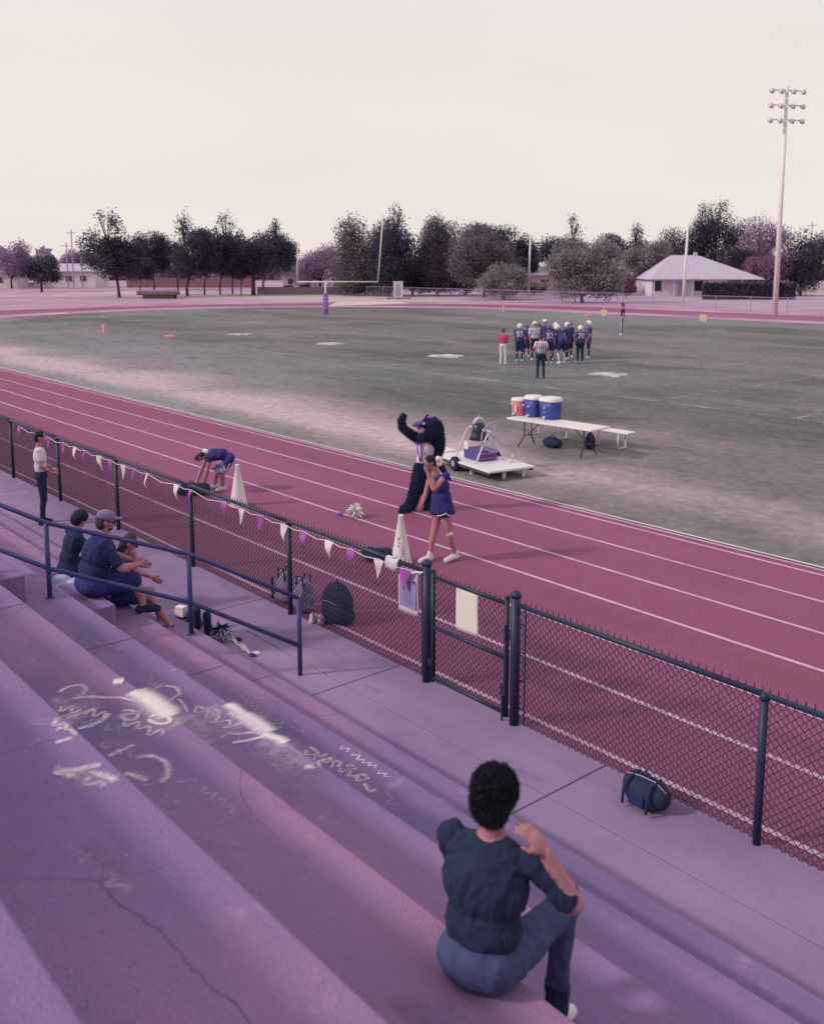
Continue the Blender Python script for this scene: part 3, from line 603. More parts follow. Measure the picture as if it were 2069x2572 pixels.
def person_prims(J, k, m, pads=0, hand=False, wide=1.0, slim=1.0, sleeve=.55, leg='long', facing=None, beard=False, ears=True):
    """m: dict of material indexes: skin top bottom sock shoe hair"""
    P = []; c = lambda a, b_, r0, r1, mi: P.append(('c', J[a] if isinstance(a, str) else a, J[b_] if isinstance(b_, str) else b_, r0 * k * slim, r1 * k * slim, mi))
    spine = J['che'] - J['pel']; side = (J['shR'] - J['shL']).normalized(); fw = (Vector((0, 0, 1)).cross(side) if abs(side.z) < .9 else Vector((0, 1, 0))).normalized()
    up = (J['nec'] - J['wai']).normalized(); fw = up.cross(side).normalized(); side = fw.cross(up).normalized(); Rb = Matrix((side, fw, up)).transposed()
    hs = (J['hiR'] - J['hiL']).normalized(); hu = (J['wai'] - J['pel']).normalized(); hf = hu.cross(hs).normalized(); Rp = Matrix((hs, hf, hu)).transposed()
    P.append(('e', J['pel'] - hu * .01 * k, (.165 * k * wide * slim, .118 * k * wide, .13 * k), Rp, m['bottom']))
    P.append(('e', J['wai'], (.145 * k * wide * slim, .108 * k * wide, .16 * k), Rb, m['top']))
    P.append(('e', J['che'] - up * .01 * k, (.168 * k * wide, .118 * k * wide, .19 * k), Rb, m['top']))
    P.append(('e', J['che'] + up * .10 * k, (.172 * k * wide + pads * .05, .095 * k + pads * .035, .085 * k + pads * .02), Rb, m['top']))
    for s in 'LR':
        sh, el, wr, ha = J['sh' + s], J['el' + s], J['wr' + s], J['ha' + s]; mid = sh.lerp(el, sleeve)
        P.append(('e', sh, (.062 * k + pads * .05, .06 * k + pads * .045, .058 * k + pads * .035), Rb, m['top']))
        c(sh, mid, .058 + pads * .02, .056 + pads * .012, m.get('sleeve', m['top'])); c(mid, el, .046, .04, m.get('fore', m['skin']) if sleeve < .99 else m['top'])
        c(el, el.lerp(wr, .35), .041, .041, m.get('fore', m['skin'])); c(el.lerp(wr, .35), wr, .041, .026, m.get('fore', m['skin']))
        hd = (ha - wr).normalized(); hx = hd.cross(side if abs(hd.dot(side)) < .8 else up).normalized(); pal = wr + hd * .05 * k
        hm = m.get('hand', m['skin'])
        if not hand: P.append(('e', wr + hd * .07 * k, (.026 * k, .075 * k, .04 * k), rotto(hd, up if abs(hd.dot(up)) < .9 else fw), hm))
        else:
            sx = hx; nz = sx.cross(hd).normalized()
            if nz.dot(fw) < 0: nz = -nz
            P.append(('e', pal, (.045 * k, .052 * k, .022 * k), Matrix((sx, hd, nz)).transposed(), hm))
            for i, (off, ln) in enumerate(((-.034, .066), (-.012, .076), (.011, .073), (.033, .058))):
                b0 = pal + sx * off * k + hd * .035 * k; b1 = b0 + hd * ln * .55 * k + nz * .006 * k; b2 = b1 + hd * ln * .45 * k + nz * .022 * k
                P.append(('c', b0, b1, .0088 * k, .0084 * k, hm)); P.append(('c', b1, b2, .0084 * k, .0072 * k, hm))
            t0 = pal - sx * .03 * k - hd * .02 * k; t1 = t0 - sx * .025 * k + hd * .03 * k + nz * .01 * k; t2 = t1 - sx * .005 * k + hd * .03 * k + nz * .012 * k
            P.append(('c', t0, t1, .013 * k, .011 * k, hm)); P.append(('c', t1, t2, .011 * k, .009 * k, hm))
        hi, kn, an, to = J['hi' + s], J['kn' + s], J['an' + s], J['to' + s]
        cut = {'long': 1.0, 'knee': .92, 'short': .55, 'brief': .2}[leg]; hm_ = hi.lerp(kn, cut)
        big = .092 if leg != 'brief' else .088
        c(hi, hm_, big + (.012 if leg in ('knee', 'short') else .0), (big * (1 - cut) + .066 * cut) + (.014 if leg in ('knee', 'short') else 0), m['bottom'])
        if cut < 1: c(hm_, kn, big * (1 - cut) + .058 * cut, .053, m['skin'])
        lm = m['bottom'] if leg == 'long' else m.get('calf', m['skin']); sk = m.get('sock', lm)
        kd = (an - kn).normalized(); cb = kn.lerp(an, .3) - (hf * .012 * k)
        c(kn, cb, .056 if leg == 'long' else .051, .054, lm); c(cb, kn.lerp(an, .65), .054, .042 if leg != 'long' else .052, lm if m.get('sockhigh', 0) == 0 else sk); c(kn.lerp(an, .65), an, .042 if leg != 'long' else .052, .033 if leg != 'long' else .048, sk)
        hl = an + (an - to).normalized() * .045 * k; hl.z = min(hl.z, an.z) - .035 * k if (an - to).z > 0 else hl.z
        c(hl, an, .036, .036, m['shoe']); c(hl, to, .037, .033, m['shoe']); c(an, to, .036, .033, m['shoe'])
    c('nec', J['nec'] - up * .05 * k, .056, .068, m['skin']); hd = (J['hea'] - J['nec']).normalized()
    c('nec', J['nec'].lerp(J['hea'], .6), .054, .052, m['skin'])
    ff = facing.normalized() if facing is not None else (fw - hd * fw.dot(hd)).normalized(); fs = ff.cross(hd).normalized(); Rh = Matrix((fs, ff, hd)).transposed()
    H = J['hea']
    P.append(('e', H + hd * .01 * k, (.074 * k, .094 * k, .108 * k), Rh, m['skin'])); P.append(('e', H - hd * .055 * k + ff * .03 * k, (.052 * k, .055 * k, .05 * k), Rh, m['hair'] if beard else m['skin']))
    P.append(('c', H + ff * .09 * k + hd * .005 * k, H + ff * .108 * k - hd * .022 * k, .011 * k, .016 * k, m['skin']))
    if ears:
        for s in (-1, 1): P.append(('e', H + fs * s * .076 * k - ff * .01 * k, (.012 * k, .022 * k, .03 * k), Rh, m['skin']))
    J['_ff'], J['_hd'], J['_fs'], J['_fw'], J['_up'], J['_side'] = ff, hd, fs, fw, up, side
    return P
def face_bits(J, k, root, hairm=None, eyes=True):
    H, ff, hd, fs = J['hea'], J['_ff'], J['_hd'], J['_fs']
    if eyes:
        for s in (-1, 1): MB().ell(H + ff * .088 * k + hd * .012 * k + fs * s * .03 * k, (.013 * k, .008 * k, .008 * k), Matrix((fs, ff, hd)).transposed(), 8, 6).build('eye', M_hair, root, smooth=True)
    MB().tube([H + ff * .083 * k - hd * .055 * k - fs * .022 * k, H + ff * .092 * k - hd * .056 * k, H + ff * .083 * k - hd * .055 * k + fs * .022 * k], .005 * k, 6).build('mouth', mat('lips', (.36, .10, .14)), root, smooth=True)
def hair_cap(J, k, root, m, tail=None, vox=.012, full=False):
    H, ff, hd, fs = J['hea'], J['_ff'], J['_hd'], J['_fs']; Rh = Matrix((fs, ff, hd)).transposed()
    P = [('e', H + hd * .032 * k - ff * .016 * k, (.083 * k, .094 * k, .098 * k), Rh, 0), ('e', H - ff * .04 * k - hd * .01 * k, (.08 * k, .066 * k, .085 * k), Rh, 0)]
    if full: P.append(('e', H + hd * .05 * k, (.105 * k, .108 * k, .09 * k), Rh, 0)); P.append(('e', H - ff * .04 * k, (.1 * k, .085 * k, .1 * k), Rh, 0))
    if tail:
        for a, b_, r0, r1 in tail: P.append(('c', a, b_, r0, r1, 0))
    return remesh('hair', P, [m], vox, root, 2)
def decal(body, text, size, org, right, up, nrm, m, root):
    """lettering laid on the cloth: each point dropped onto the body along -nrm"""
    cu = bpy.data.curves.new('t', 'FONT'); cu.body = text; cu.size = size; cu.align_x = 'CENTER'; cu.align_y = 'CENTER'; cu.offset = size * .03
    o = bpy.data.objects.new('t', cu); sc.collection.objects.link(o); dg = bpy.context.evaluated_depsgraph_get(); me = bpy.data.meshes.new_from_object(o.evaluated_get(dg)); bpy.data.objects.remove(o)
    bm = bmesh.new(); bm.from_mesh(me); bmesh.ops.triangulate(bm, faces=bm.faces)
    bmesh.ops.subdivide_edges(bm, edges=[q for q in bm.edges if q.calc_length() > .06], cuts=2)
    bt = BVHTree.FromPolygons([v.co for v in body.data.vertices], [tuple(q.vertices) for q in body.data.polygons])
    for v in bm.verts:
        p = org + right * v.co.x + up * v.co.y; h = bt.ray_cast(p + nrm * .5, -nrm)[0]; v.co = (h if h else p) + nrm * .008
    bm.to_mesh(me); bm.free(); me.materials.clear(); me.materials.append(m); me.name = 'jersey_number'
    return link(bpy.data.objects.new('jersey_number', me), root)
def helmet(J, k, root, m):
    H, ff, hd, fs = J['hea'], J['_ff'], J['_hd'], J['_fs']; Rh = Matrix((fs, ff, hd)).transposed(); c = H + hd * .02 * k; b = MB(); n, mm = 20, 14; vs = []; keep = []
    for i in range(mm + 1):
        a = -math.pi / 2 + math.pi * i / mm
        for j in range(n):
            t = 2 * math.pi * j / n; d = Vector((math.cos(a) * math.cos(t), math.cos(a) * math.sin(t), math.sin(a))); vs.append(c + Rh @ Vector((d.x * .125 * k, d.y * .148 * k, d.z * .14 * k))); keep.append(not (d.y > .45 and d.z < .25) and d.z > -.82)
    fs_ = []
    for i in range(mm):
        for j in range(n):
            q = (i * n + j, i * n + (j + 1) % n, (i + 1) * n + (j + 1) % n, (i + 1) * n + j)
            if all(keep[z] for z in q): fs_.append(q)
    b._add(vs, fs_); o = b.build('helmet', m, root, smooth=True); s_ = o.modifiers.new('t', 'SOLIDIFY'); s_.thickness = .012
    g = MB()
    for z, y in ((-.02, .15), (-.06, .165), (-.10, .15)):
        g.tube([c + Rh @ Vector((x * k, (y - x * x * 6) * k, z * k)) for x in (-.11, -.06, 0, .06, .11)], .007, 5)
    for x in (-.045, .045): g.tube([c + Rh @ Vector((x * k, .13 * k, .03 * k)), c + Rh @ Vector((x * k, .158 * k, -.05 * k)), c + Rh @ Vector((x * k, .14 * k, -.105 * k))], .007, 5)
    g.build('face_mask', M_lilac, root)
ORDER = ['skin', 'top', 'bottom', 'sock', 'shoe', 'hair', 'fore', 'hand', 'calf', 'sleeve']
def make_person(label, J, k, cl, loc=(0, 0, 0), rz=0, group=None, vox=.02, extra=(), name='person', **kw):
    root = thing(name, label, 'person', loc, rz, group); mats = []; mi = {}
    for a in ORDER:
        if a in cl:
            if cl[a] not in mats: mats.append(cl[a])
            mi[a] = mats.index(cl[a])
    if kw.pop('sockhigh', 0): mi['sockhigh'] = 1
    P = person_prims(J, k, mi, **kw)
    for pr, m in extra:
        if m not in mats: mats.append(m)
        P.append(pr + (mats.index(m),))
    body = remesh('body', P, mats, vox, root); return root, body

# ------------------------------------------------------------------ the huddle on the field
HG = 'players huddled together on the field'
def yaw_of(v): return math.atan2(-v.x, v.y)
def at_px(px, py): return G(px, py)
WH, PH = M_whitem, mat('purple_helmet', (.16, .06, .30), .35, .05)
MW = mat('helmet_white', (.74, .71, .68), .35, .03)
base = dict(skin=M_skin, top=M_jersey, bottom=M_navy, sock=M_navy, shoe=M_shoe, hair=M_hair)
def player(label, px, py, hpx, face, hm, num=None, cl=None, leg='knee', pads=1, lean=0, arms=None, front=False, **kw):
    p = G(px, py); h = hpx / ppm(p) * .97; c = dict(base); c.update(cl or {})
    ov = {}
    if lean: ov = dict(che=(0, .16, 1.22), nec=(0, .27, 1.38), hea=(0, .36, 1.50), shL=(-.18, .24, 1.33), shR=(.18, .24, 1.33), elL=(-.26, .24, 1.05), elR=(.26, .24, 1.05), wrL=(-.16, .26, .82), wrR=(.16, .26, .82), haL=(-.13, .28, .76), haR=(.13, .28, .76), wai=(0, .03, 1.07), pel=(0, -.05, .93), hiL=(-.1, -.04, .9), hiR=(.1, -.04, .9), knL=(-.16, .09, .48), knR=(.16, .09, .48))
    if arms == 'fold': ov.update(elL=(-.27, .03, 1.16), elR=(.27, .03, 1.16), wrL=(.02, .2, 1.18), wrR=(-.02, .21, 1.14), haL=(.1, .2, 1.19), haR=(-.1, .21, 1.15))
    if arms == 'hip': ov.update(elL=(-.36, -.06, 1.16), elR=(.36, -.06, 1.16), wrL=(-.2, .03, 1.0), wrR=(.2, .03, 1.0), haL=(-.15, .08, .98), haR=(.15, .08, .98))
    J, k = pose(h, **ov)
    if k > 1.12: pass
    d = (RH * face[0] + FH * face[1]); rz = yaw_of(d)
    root, body = make_person(label, J, k, c, p, rz, HG if kw.get('grp', 1) else None, vox=.03, pads=pads, leg=leg, sockhigh=1, sleeve=kw.get('sleeve', .6), wide=kw.get('wide', 1.12), slim=kw.get('slim', 1.12))
    if hm: helmet(J, k, root, hm)
    else: hair_cap(J, k, root, M_hair, vox=.02)
    if num:
        s = 1 if front else -1
        decal(body, num, .34 * k, J['che'] + Vector((0, 0, -.0)), J['_side'] * s * -1 * (-1 if front else 1) * (1 if not front else 1) if False else (J['_side'] if not front else -J['_side']) , J['_up'], (-J['_fw'] if not front else J['_fw']), M_wcloth, root)
    return root, J, k, body
player('white helmeted player at the left end of the huddle, seen from behind, bare knees', 1304, 908, 98, (.15, 1), MW, '55')
player('purple hooded player half hidden behind the leftmost white helmet', 1321, 897, 84, (-.3, -1), PH, cl=dict(bottom=M_dark))
player('white helmeted player second from the left, facing the camera between others', 1341, 905, 100, (.4, -1), MW, cl=dict(top=M_wcloth))
player('dark haired man without helmet standing in the huddle behind the striped referee', 1353, 903, 92, (.3, -.8), None, cl=dict(top=M_jersey, bottom=M_navy), pads=.5)
player('tallest white helmeted player at the back of the huddle', 1366, 899, 99, (.1, -1), MW, cl=dict(top=M_jersey))
player('purple helmeted player with a white block number on the back', 1377, 914, 101, (-.1, 1), PH, '32', leg='short')
player('white helmeted player just left of the crouching one in the huddle middle', 1393, 904, 96, (.25, -1), MW, cl=dict(top=M_navy))
player('white helmeted player in white lower leggings and navy shorts, bending forward', 1410, 914, 108, (-.5, .9), MW, leg='short', lean=1, cl=dict(sock=M_wcloth, calf=M_wcloth, sleeve=M_wcloth, fore=M_wcloth))
player('white helmeted player behind the bending one, turned right', 1422, 903, 96, (.8, -.4), MW, cl=dict(bottom=M_navy))
player('purple helmeted player at the right rear of the huddle group', 1428, 898, 92, (.3, -1), PH, cl=dict(bottom=M_navy))
player('white helmeted player standing apart to the right, number on the back, dark trousers', 1456, 911, 96, (-.15, 1), MW, '70', leg='long', cl=dict(bottom=M_dark))
player('white helmeted player at the far right of the huddle, seen from the side', 1478, 900, 97, (-1, .15), MW, leg='knee', cl=dict(bottom=M_jersey))
# officials and coach
def plain(label, px, py, hpx, face, cl, ov=None, leg='long', grp=None, **kw):
    p = G(px, py); h = hpx / ppm(p); J, k = pose(h, **(ov or {})); d = RH * face[0] + FH * face[1]
    root, body = make_person(label, J, k, cl, p, yaw_of(d), grp, vox=kw.pop('vox', .022), leg=leg, **kw); return root, J, k, body
root, J, k, body = plain('man in red shirt and white trousers watching the huddle from its left', 1263, 916, 92, (.5, 1), dict(skin=M_skin, top=M_redshirt, bottom=M_wcloth, shoe=M_shoe, hair=M_hairb),
                         dict(elL=(-.25, .02, 1.14), elR=(.25, .02, 1.14), wrL=(-.1, .17, 1.06), wrR=(.1, .17, 1.04), haL=(-.03, .19, 1.06), haR=(.03, .2, 1.04)), wide=1.15, slim=1.08)
hair_cap(J, k, root, M_hairb, vox=.018)
root, J, k, body = plain('referee in striped shirt and black trousers standing in front of the huddle', 1357, 950, 112, (.1, 1), dict(skin=M_skin, top=M_wcloth, bottom=M_dark, shoe=M_dark, hair=M_hairb),
                         dict(elL=(-.27, .0, 1.18), elR=(.27, .0, 1.18), wrL=(-.13, .18, 1.12), wrR=(.13, .18, 1.12), haL=(-.06, .2, 1.14), haR=(.06, .2, 1.14), hea=(0, .07, 1.60), nec=(0, .03, 1.46)), wide=1.18, slim=1.12)
hair_cap(J, k, root, M_hairb, vox=.018)
bt = BVHTree.FromPolygons([v.co for v in body.data.vertices], [tuple(q.vertices) for q in body.data.polygons])
for i in range(-2, 3):
    x = i * .075 * k; vs = []; zz = [(.98 + .04 * j) * k for j in range(12)]
    for z in zz:
        for s in (-.016, .016):
            q = Vector((x + s, -1, z)); h = bt.ray_cast(q, Vector((0, 1, 0)))[0]; vs.append((h if h else Vector((x, -.1, z))) - Vector((0, .006, 0)))
    b = MB(); b._add(vs, [(2 * j, 2 * j + 1, 2 * j + 3, 2 * j + 2) for j in range(len(zz) - 1)]); b.build('shirt_stripe', mat('stripe_black', (.09, .06, .12)), root)
root, J, k, body = plain('distant official in dark shirt and lilac striped trousers standing alone to the right', 1562, 842, 81, (-1, .2), dict(skin=M_skin, top=M_dark, bottom=M_lilac, shoe=M_shoe, hair=M_hair), slim=1.0)
hair_cap(J, k, root, M_hair, vox=.02)
for s in (-1, 1): MB().tube([(.02 * s, -.0, .95 * k), (s * .17 * k, 0, .9 * k), (s * .18 * k, 0, .12 * k)], .035, 6).build('trouser_stripe', M_dark, root)

# ------------------------------------------------------------------ people posed at known spots (joints given where they stand in the place)
def figure(label, J, cl, k, vox=.011, name='person', **kw):
    root, body = make_person(label, J, k, cl, vox=vox, name=name, **kw); rumple(body, .009, 9, [m for m in body.data.materials if m not in (M_skin, M_shoe, M_fur)]); return root, body
U = Vector((0, 0, 1))
# cheerleader with her hand at her face
D0 = (G(1100, 1412) - CL).dot(FH)
def c(px, py, dd=0.0): return W(px, py, D0 + dd)
J = dict(hea=c(1080, 1162, 0), nec=c(1091, 1184, .02), che=c(1104, 1218, .02), wai=c(1108, 1246, .03), pel=c(1110, 1274, .04), shR=c(1120, 1194, -.12), shL=c(1080, 1195, .15),
         elR=c(1089, 1229, -.26), wrR=c(1074, 1189, -.2), haR=c(1068, 1172, -.16), elL=c(1070, 1238, .10), wrL=c(1061, 1264, .02), haL=c(1057, 1281, .0),
         hiR=c(1118, 1280, -.05), hiL=c(1101, 1280, .12), knR=c(1129, 1342, -.04), anR=c(1143, 1390, .08), toR=c(1120, 1410, -.06), knL=c(1090, 1338, .02), anL=c(1079, 1389, .0), toL=c(1056, 1413, -.1))
K = 1.66 / 1.75
for a, z in (('toR', .035), ('toL', .035), ('anR', .10), ('anL', .10)): J[a].z = z
root, body = figure('cheerleader in blue uniform stepping forward with one hand at her face', J, dict(skin=M_skin, top=M_uniform, bottom=M_uniform, sock=M_skin, shoe=M_shoe, hair=M_hair), K, vox=.0095, leg='brief', sleeve=.12, slim=1.10, wide=1.10, hand=True, facing=(-RH * .9 - FH * .35 - Vector((0, 0, .5))), extra=[(('c', J['an' + q_] - U * .02, J['to' + q_] + U * .012, .050, .044), M_shoe) for q_ in 'LR'] + [(('c', J['an' + q_] - U * .03, J['an' + q_] + U * .05, .052, .046), M_shoe) for q_ in 'LR'])
face_bits(J, K, root)
tl = c(1101, 1158, .04)
hair_cap(J, K, root, M_hair, [(J['hea'], tl, .06, .045), (tl, c(1112, 1178, .05), .055, .05), (c(1112, 1178, .05), c(1131, 1206, .03), .05, .02)], vox=.01)
b = MB()
for i in range(7):
    a = i * .9; b.ell(tl + RH * .035 * math.cos(a) + Vector((0, 0, .05 * math.sin(a) - .0)) - FH * .03, (.05, .035, .04), n=10, m=6)
b.build('hair_bow', M_white, root, smooth=True)
wa, hm = J['wai'], c(1109, 1300, .04); ups = (J['wai'] - J['pel']).normalized(); b = MB(); n = 28; rings = [(-.05, .158, .128), (.03, .162, .138), (.12, .175, .16), (.21, .192, .178), (.275, .208, .19)]; vs = []
for dz, rx, ry in rings:
    cc = wa - ups * dz + (hm - wa) * 0
    for j in range(n):
        a = 2 * math.pi * j / n; pl = 1 + .05 * math.sin(a * 9) * (dz > .05); d = RH * math.cos(a) * rx * pl + FH * math.sin(a) * ry * pl
        lift = .045 * max(0, 1 - abs(((a - 4.9 + math.pi) % (2 * math.pi)) - math.pi) / .28) if dz > .25 else 0
        vs.append(cc + d + Vector((0, 0, lift)))
b._add(vs, [(i * n + j, i * n + (j + 1) % n, (i + 1) * n + (j + 1) % n, (i + 1) * n + j) for i in range(len(rings) - 1) for j in range(n)])
o = b.build('skirt', M_uniform, root, smooth=True); s_ = o.modifiers.new('t', 'SOLIDIFY'); s_.thickness = .006
hem = vs[-n:]
b = MB(); b.tube([hem[j % n] + (hem[j % n] - wa).normalized() * .004 for j in range(19, 25)], .009, 6); b.build('skirt_trim', M_white, root, smooth=True)
MB().tube([J['knR'] + Vector((0, 0, .05)), J['knR'] - Vector((0, 0, .03))], [.060, .057], 12).build('knee_brace', M_wcloth, root, smooth=True)
MB().tube([J['nec'] - Vector((0, 0, .1)) - FH * .06 - RH * .05, J['che'] - FH * .1 - RH * .06, J['che'] - Vector((0, 0, .05)) - FH * .1 - RH * .05], .02, 6).build('shirt_trim', M_wcloth, root, smooth=True)

# person in the black furry costume, one arm up
D1 = (G(1040, 1284) - CL).dot(FH)
def c(px, py, dd=0.0): return W(px, py, D1 + dd)
J = dict(hea=c(1080, 1082, 0), nec=c(1080, 1108, 0), che=c(1070, 1128, 0), wai=c(1064, 1152, 0), pel=c(1064, 1170, 0), shL=c(1052, 1103, .0), shR=c(1092, 1110, .0), elL=c(1012, 1075, -.05), wrL=c(1008, 1056, -.08), haL=c(1013, 1045, -.1),
         elR=c(1100, 1136, .05), wrR=c(1092, 1160, -.05), haR=c(1086, 1168, -.1), hiL=c(1056, 1176, -.02), hiR=c(1076, 1176, .05), knL=c(1045, 1224, -.06), anL=c(1031, 1268, .02), toL=c(1012, 1281, -.12), knR=c(1072, 1222, .06), anR=c(1080, 1262, .25), toR=c(1074, 1272, .1))
J['toL'].z = .05; J['anL'].z = .12; J['toR'].z = .05; J['anR'].z = .12
H = J['hea']; F = (-RH * .85 - FH * .45).normalized(); S = F.cross(Vector((0, 0, 1))); U = Vector((0, 0, 1)); Rh = Matrix((S, F, U)).transposed()
ex = [(('c', J['shL'], J['elL'], .085, .075), M_fur), (('c', J['elL'], J['wrL'], .075, .06), M_fur), (('c', J['wrL'], J['haL'], .065, .06), M_fur), (('c', J['hiL'], J['knL'], .13, .115), M_fur), (('c', J['knL'], J['anL'], .115, .10), M_fur),
      (('c', J['hiR'], J['knR'], .13, .11), M_fur), (('c', J['knR'], J['anR'], .11, .09), M_fur), (('c', J['anL'] - FH * .02, J['toL'], .10, .085), M_fur), (('c', J['anR'], J['toR'], .09, .085), M_fur),
      (('c', J['shR'], J['elR'], .085, .08), M_fur), (('c', J['elR'], J['wrR'], .08, .07), M_fur),
      (('e', H + RH * .02 + U * .02, (.22, .23, .24), Rh), M_fur), (('e', H - F * .12 - U * .16, (.2, .16, .2), Rh), M_fur), (('e', H - F * .17 - U * .32, (.13, .12, .14), Rh), M_fur), (('c', c(1106, 1100), c(1101, 1120), .05, .09), M_fur),
      (('e', H + F * .16 - U * .10, (.12, .13, .08), Rh), M_fur)]
root, body = figure('performer in a black furry animal costume with one arm raised on the track', J, dict(skin=M_fur, top=M_wcloth, bottom=M_fur, shoe=M_fur, hair=M_fur), 1.0, vox=.014, leg='long', sleeve=.3, extra=ex, wide=.95, slim=1.0, ears=False)
rumple(body, .016, 14, [M_fur], ridge=False, zs=1); fuzz(body, 9000, .055, .006, M_fur, root, mats=[M_fur])
P = [('e', H + F * .19 + U * .16, (.12, .15, .04), Rh, 0), ('e', H + F * .30 + U * .135, (.075, .09, .035), Rh, 0)]
remesh('muzzle', P, [mat('muzzle_violet', (.09, .06, .27), .8)], .014, root)
P = [('e', H + F * .17 + U * .03, (.12, .11, .085), Rh, 0)]; remesh('open_mouth', P, [mat('mouth_pink', (.34, .24, .40), .7)], .014, root)
for s in (-1, 1):
    MB().lathe([(.07, 0), (.055, .06), (.01, .11)], H + S * s * .14 + U * .19 - F * .02, 12).build('ear', M_fur, root, smooth=True)
    MB().ell(H + F * .19 + S * s * .10 + U * .16, (.035, .03, .025)).build('eye', M_lilac, root, smooth=True)
MB().tube([H + S * -.1 + U * .25, H + U * .265, H + S * .12 + U * .24], [.02, .03, .02], 8).build('head_stripe', M_purple, root, smooth=True)
for dx in (-.0, .065): MB().tube([c(1047 + dx * 130, 1106) - FH * .1, c(1049 + dx * 130, 1130) - FH * .12, c(1055 + dx * 60, 1156) - FH * .1], .013, 6).build('shirt_stripe', M_purple, root, smooth=True)

# cheerleader bending down at the fence
D2 = (G(540, 1233) - CL).dot(FH)
def c(px, py, dd=0.0): return W(px, py, D2 + dd)
J = dict(hea=c(503, 1148), nec=c(519, 1146), che=c(536, 1142), wai=c(555, 1141), pel=c(572, 1150), shL=c(526, 1152, -.13), shR=c(524, 1146, .15), elL=c(520, 1185, -.15), wrL=c(514, 1210, -.12), haL=c(511, 1221, -.1), elR=c(505, 1182, .12), wrR=c(497, 1205, .05), haR=c(494, 1217, .03),
         hiL=c(574, 1158, -.10), hiR=c(566, 1158, .12), knL=c(558, 1192, -.08), anL=c(560, 1223, -.02), toL=c(545, 1233, -.06), knR=c(543, 1190, .12), anR=c(541, 1220, .2), toR=c(529, 1228, .16))
J['toL'].z = J['toR'].z = .035; J['anL'].z = J['anR'].z = .10
root, body = figure('cheerleader in blue top bending down over a black bag by the fence', J, dict(skin=M_skin, top=M_uniform, bottom=M_uniform, sock=M_skin, shoe=M_shoe, hair=M_hair), .94, vox=.0105, leg='brief', sleeve=.12, slim=1.15, wide=1.18, hand=True, facing=(-RH * .5 - Vector((0, 0, 1))))
face_bits(J, .94, root); hair_cap(J, .94, root, M_hair, [(J['hea'] + U * .02, c(513, 1140), .07, .06)], vox=.011)
MB().ell(c(516, 1133, -.02), (.09, .05, .05)).ell(c(521, 1137, -.05), (.05, .04, .06)).build('hair_bow', M_white, root, smooth=True)
b = MB(); n = 24; vs = []; ax = (J['pel'] - J['wai']).normalized()
for d_, rx in ((-.02, .13), (.08, .155), (.16, .18), (.2, .20)):
    cc = J['wai'] + ax * d_ - U * d_ * .7
    for j in range(n):
        a = 2 * math.pi * j / n; q1 = ax.cross(FH).normalized(); vs.append(cc + FH * math.cos(a) * rx * .95 + q1 * math.sin(a) * rx * (.95 + .05 * math.sin(8 * a)))
b._add(vs, [(i * n + j, i * n + (j + 1) % n, (i + 1) * n + (j + 1) % n, (i + 1) * n + j) for i in range(3) for j in range(n)])
o = b.build('skirt', M_uniform, root, smooth=True); s_ = o.modifiers.new('t', 'SOLIDIFY'); s_.thickness = .006
MB().tube([v + U * .0 for v in vs[-n:]], .010, 6, closed=True).build('skirt_trim', M_white, root, smooth=True)
# purple and white pom-pom she has set against her shins
def pompom(label, ctr, r, cols, seed, grp=None):
    rd = random.Random(seed); rt_ = thing('pom_pom', label, 'pom-pom', ctr, 0, grp)
    for m, nm in cols:
        b = MB()
        for i in range(130):
            d = Vector((rd.gauss(0, 1), rd.gauss(0, 1), rd.gauss(0, .75))).normalized(); L = r * rd.uniform(.75, 1.1); s = d.orthogonal().normalized() * .012
            e1 = d * L; e1.z = max(e1.z, -r * .55); mid = d * L * .55 + Vector((0, 0, .03)); mid.z = max(mid.z, -r * .5)
            b._add([d * .02 + s, d * .02 - s, mid - s, mid + s, e1 + s * .6, e1 - s * .6], [(0, 1, 2, 3), (3, 2, 5, 4)])
        b.build(nm, m, rt_)
    MB().ell((0, 0, 0), (r * .3, r * .3, r * .25)).build('core', cols[0][0], rt_); return rt_
pompom('white pom-pom with a purple handle lying on the track behind the fence', G(892, 1300) + U * .11, .18, [(M_white, 'streamers')], 3)
MB().tube([(-.16, -.16, -.06), (-.23, -.24, -.04)], .03, 8).build('handle', M_purple, bpy.data.objects['pom_pom'])
pompom('purple and white pom-pom held against the bending cheerleader\'s knees', c(551, 1178, -.22), .17, [(M_wcloth, 'streamers'), (mat('pom_violet', (.22, .15, .42)), 'purple_streamers')], 5)

# ------------------------------------------------------------------ things on the track side
def megaphone(label, px, py, h, r0, r1, marks):
    p = G(px, py); rt_ = thing('megaphone', label, 'megaphone', p, 0, 'white cheer megaphones standing on the track')
    MB().lathe([(r0, 0), (r0 * 1.03, .012), (r0 * .985, .03), ((r0 + r1) / 2, h / 2), (r1, h - .03), (r1 * 1.15, h - .015), (r1 * 1.1, h)], n=28).build('cone', M_white, rt_, smooth=True)
    MB().lathe([(r0 * 1.05, 0), (r0 * 1.07, .01), (r0 * 1.03, .022)], n=28).build('rim', M_white, rt_, smooth=True)
    if marks:
        b = MB(); rd = random.Random(4)
        for i in range(16):
            z = rd.uniform(.06, h * .55); a = rd.uniform(-2.6, .6) - 1.0; pts = []
            for j in range(5):
                zz = z + rd.uniform(-.02, .02) + j * .004; aa = a + j * .11; rr = r0 + (r1 - r0) * zz / h + .003; pts.append((rr * math.cos(aa), rr * math.sin(aa), zz))
            b.tube(pts, .004, 4)
        b.build('scribbled_signatures', mat('purple_marker', (.16, .08, .30)), rt_)
megaphone('tall plain white megaphone standing mouth down beside the bending cheerleader', 599, 1270, .83, .17, .036, False)
megaphone('tall white megaphone covered in purple signatures, near the gate post', 1007, 1413, .78, .165, .038, True)
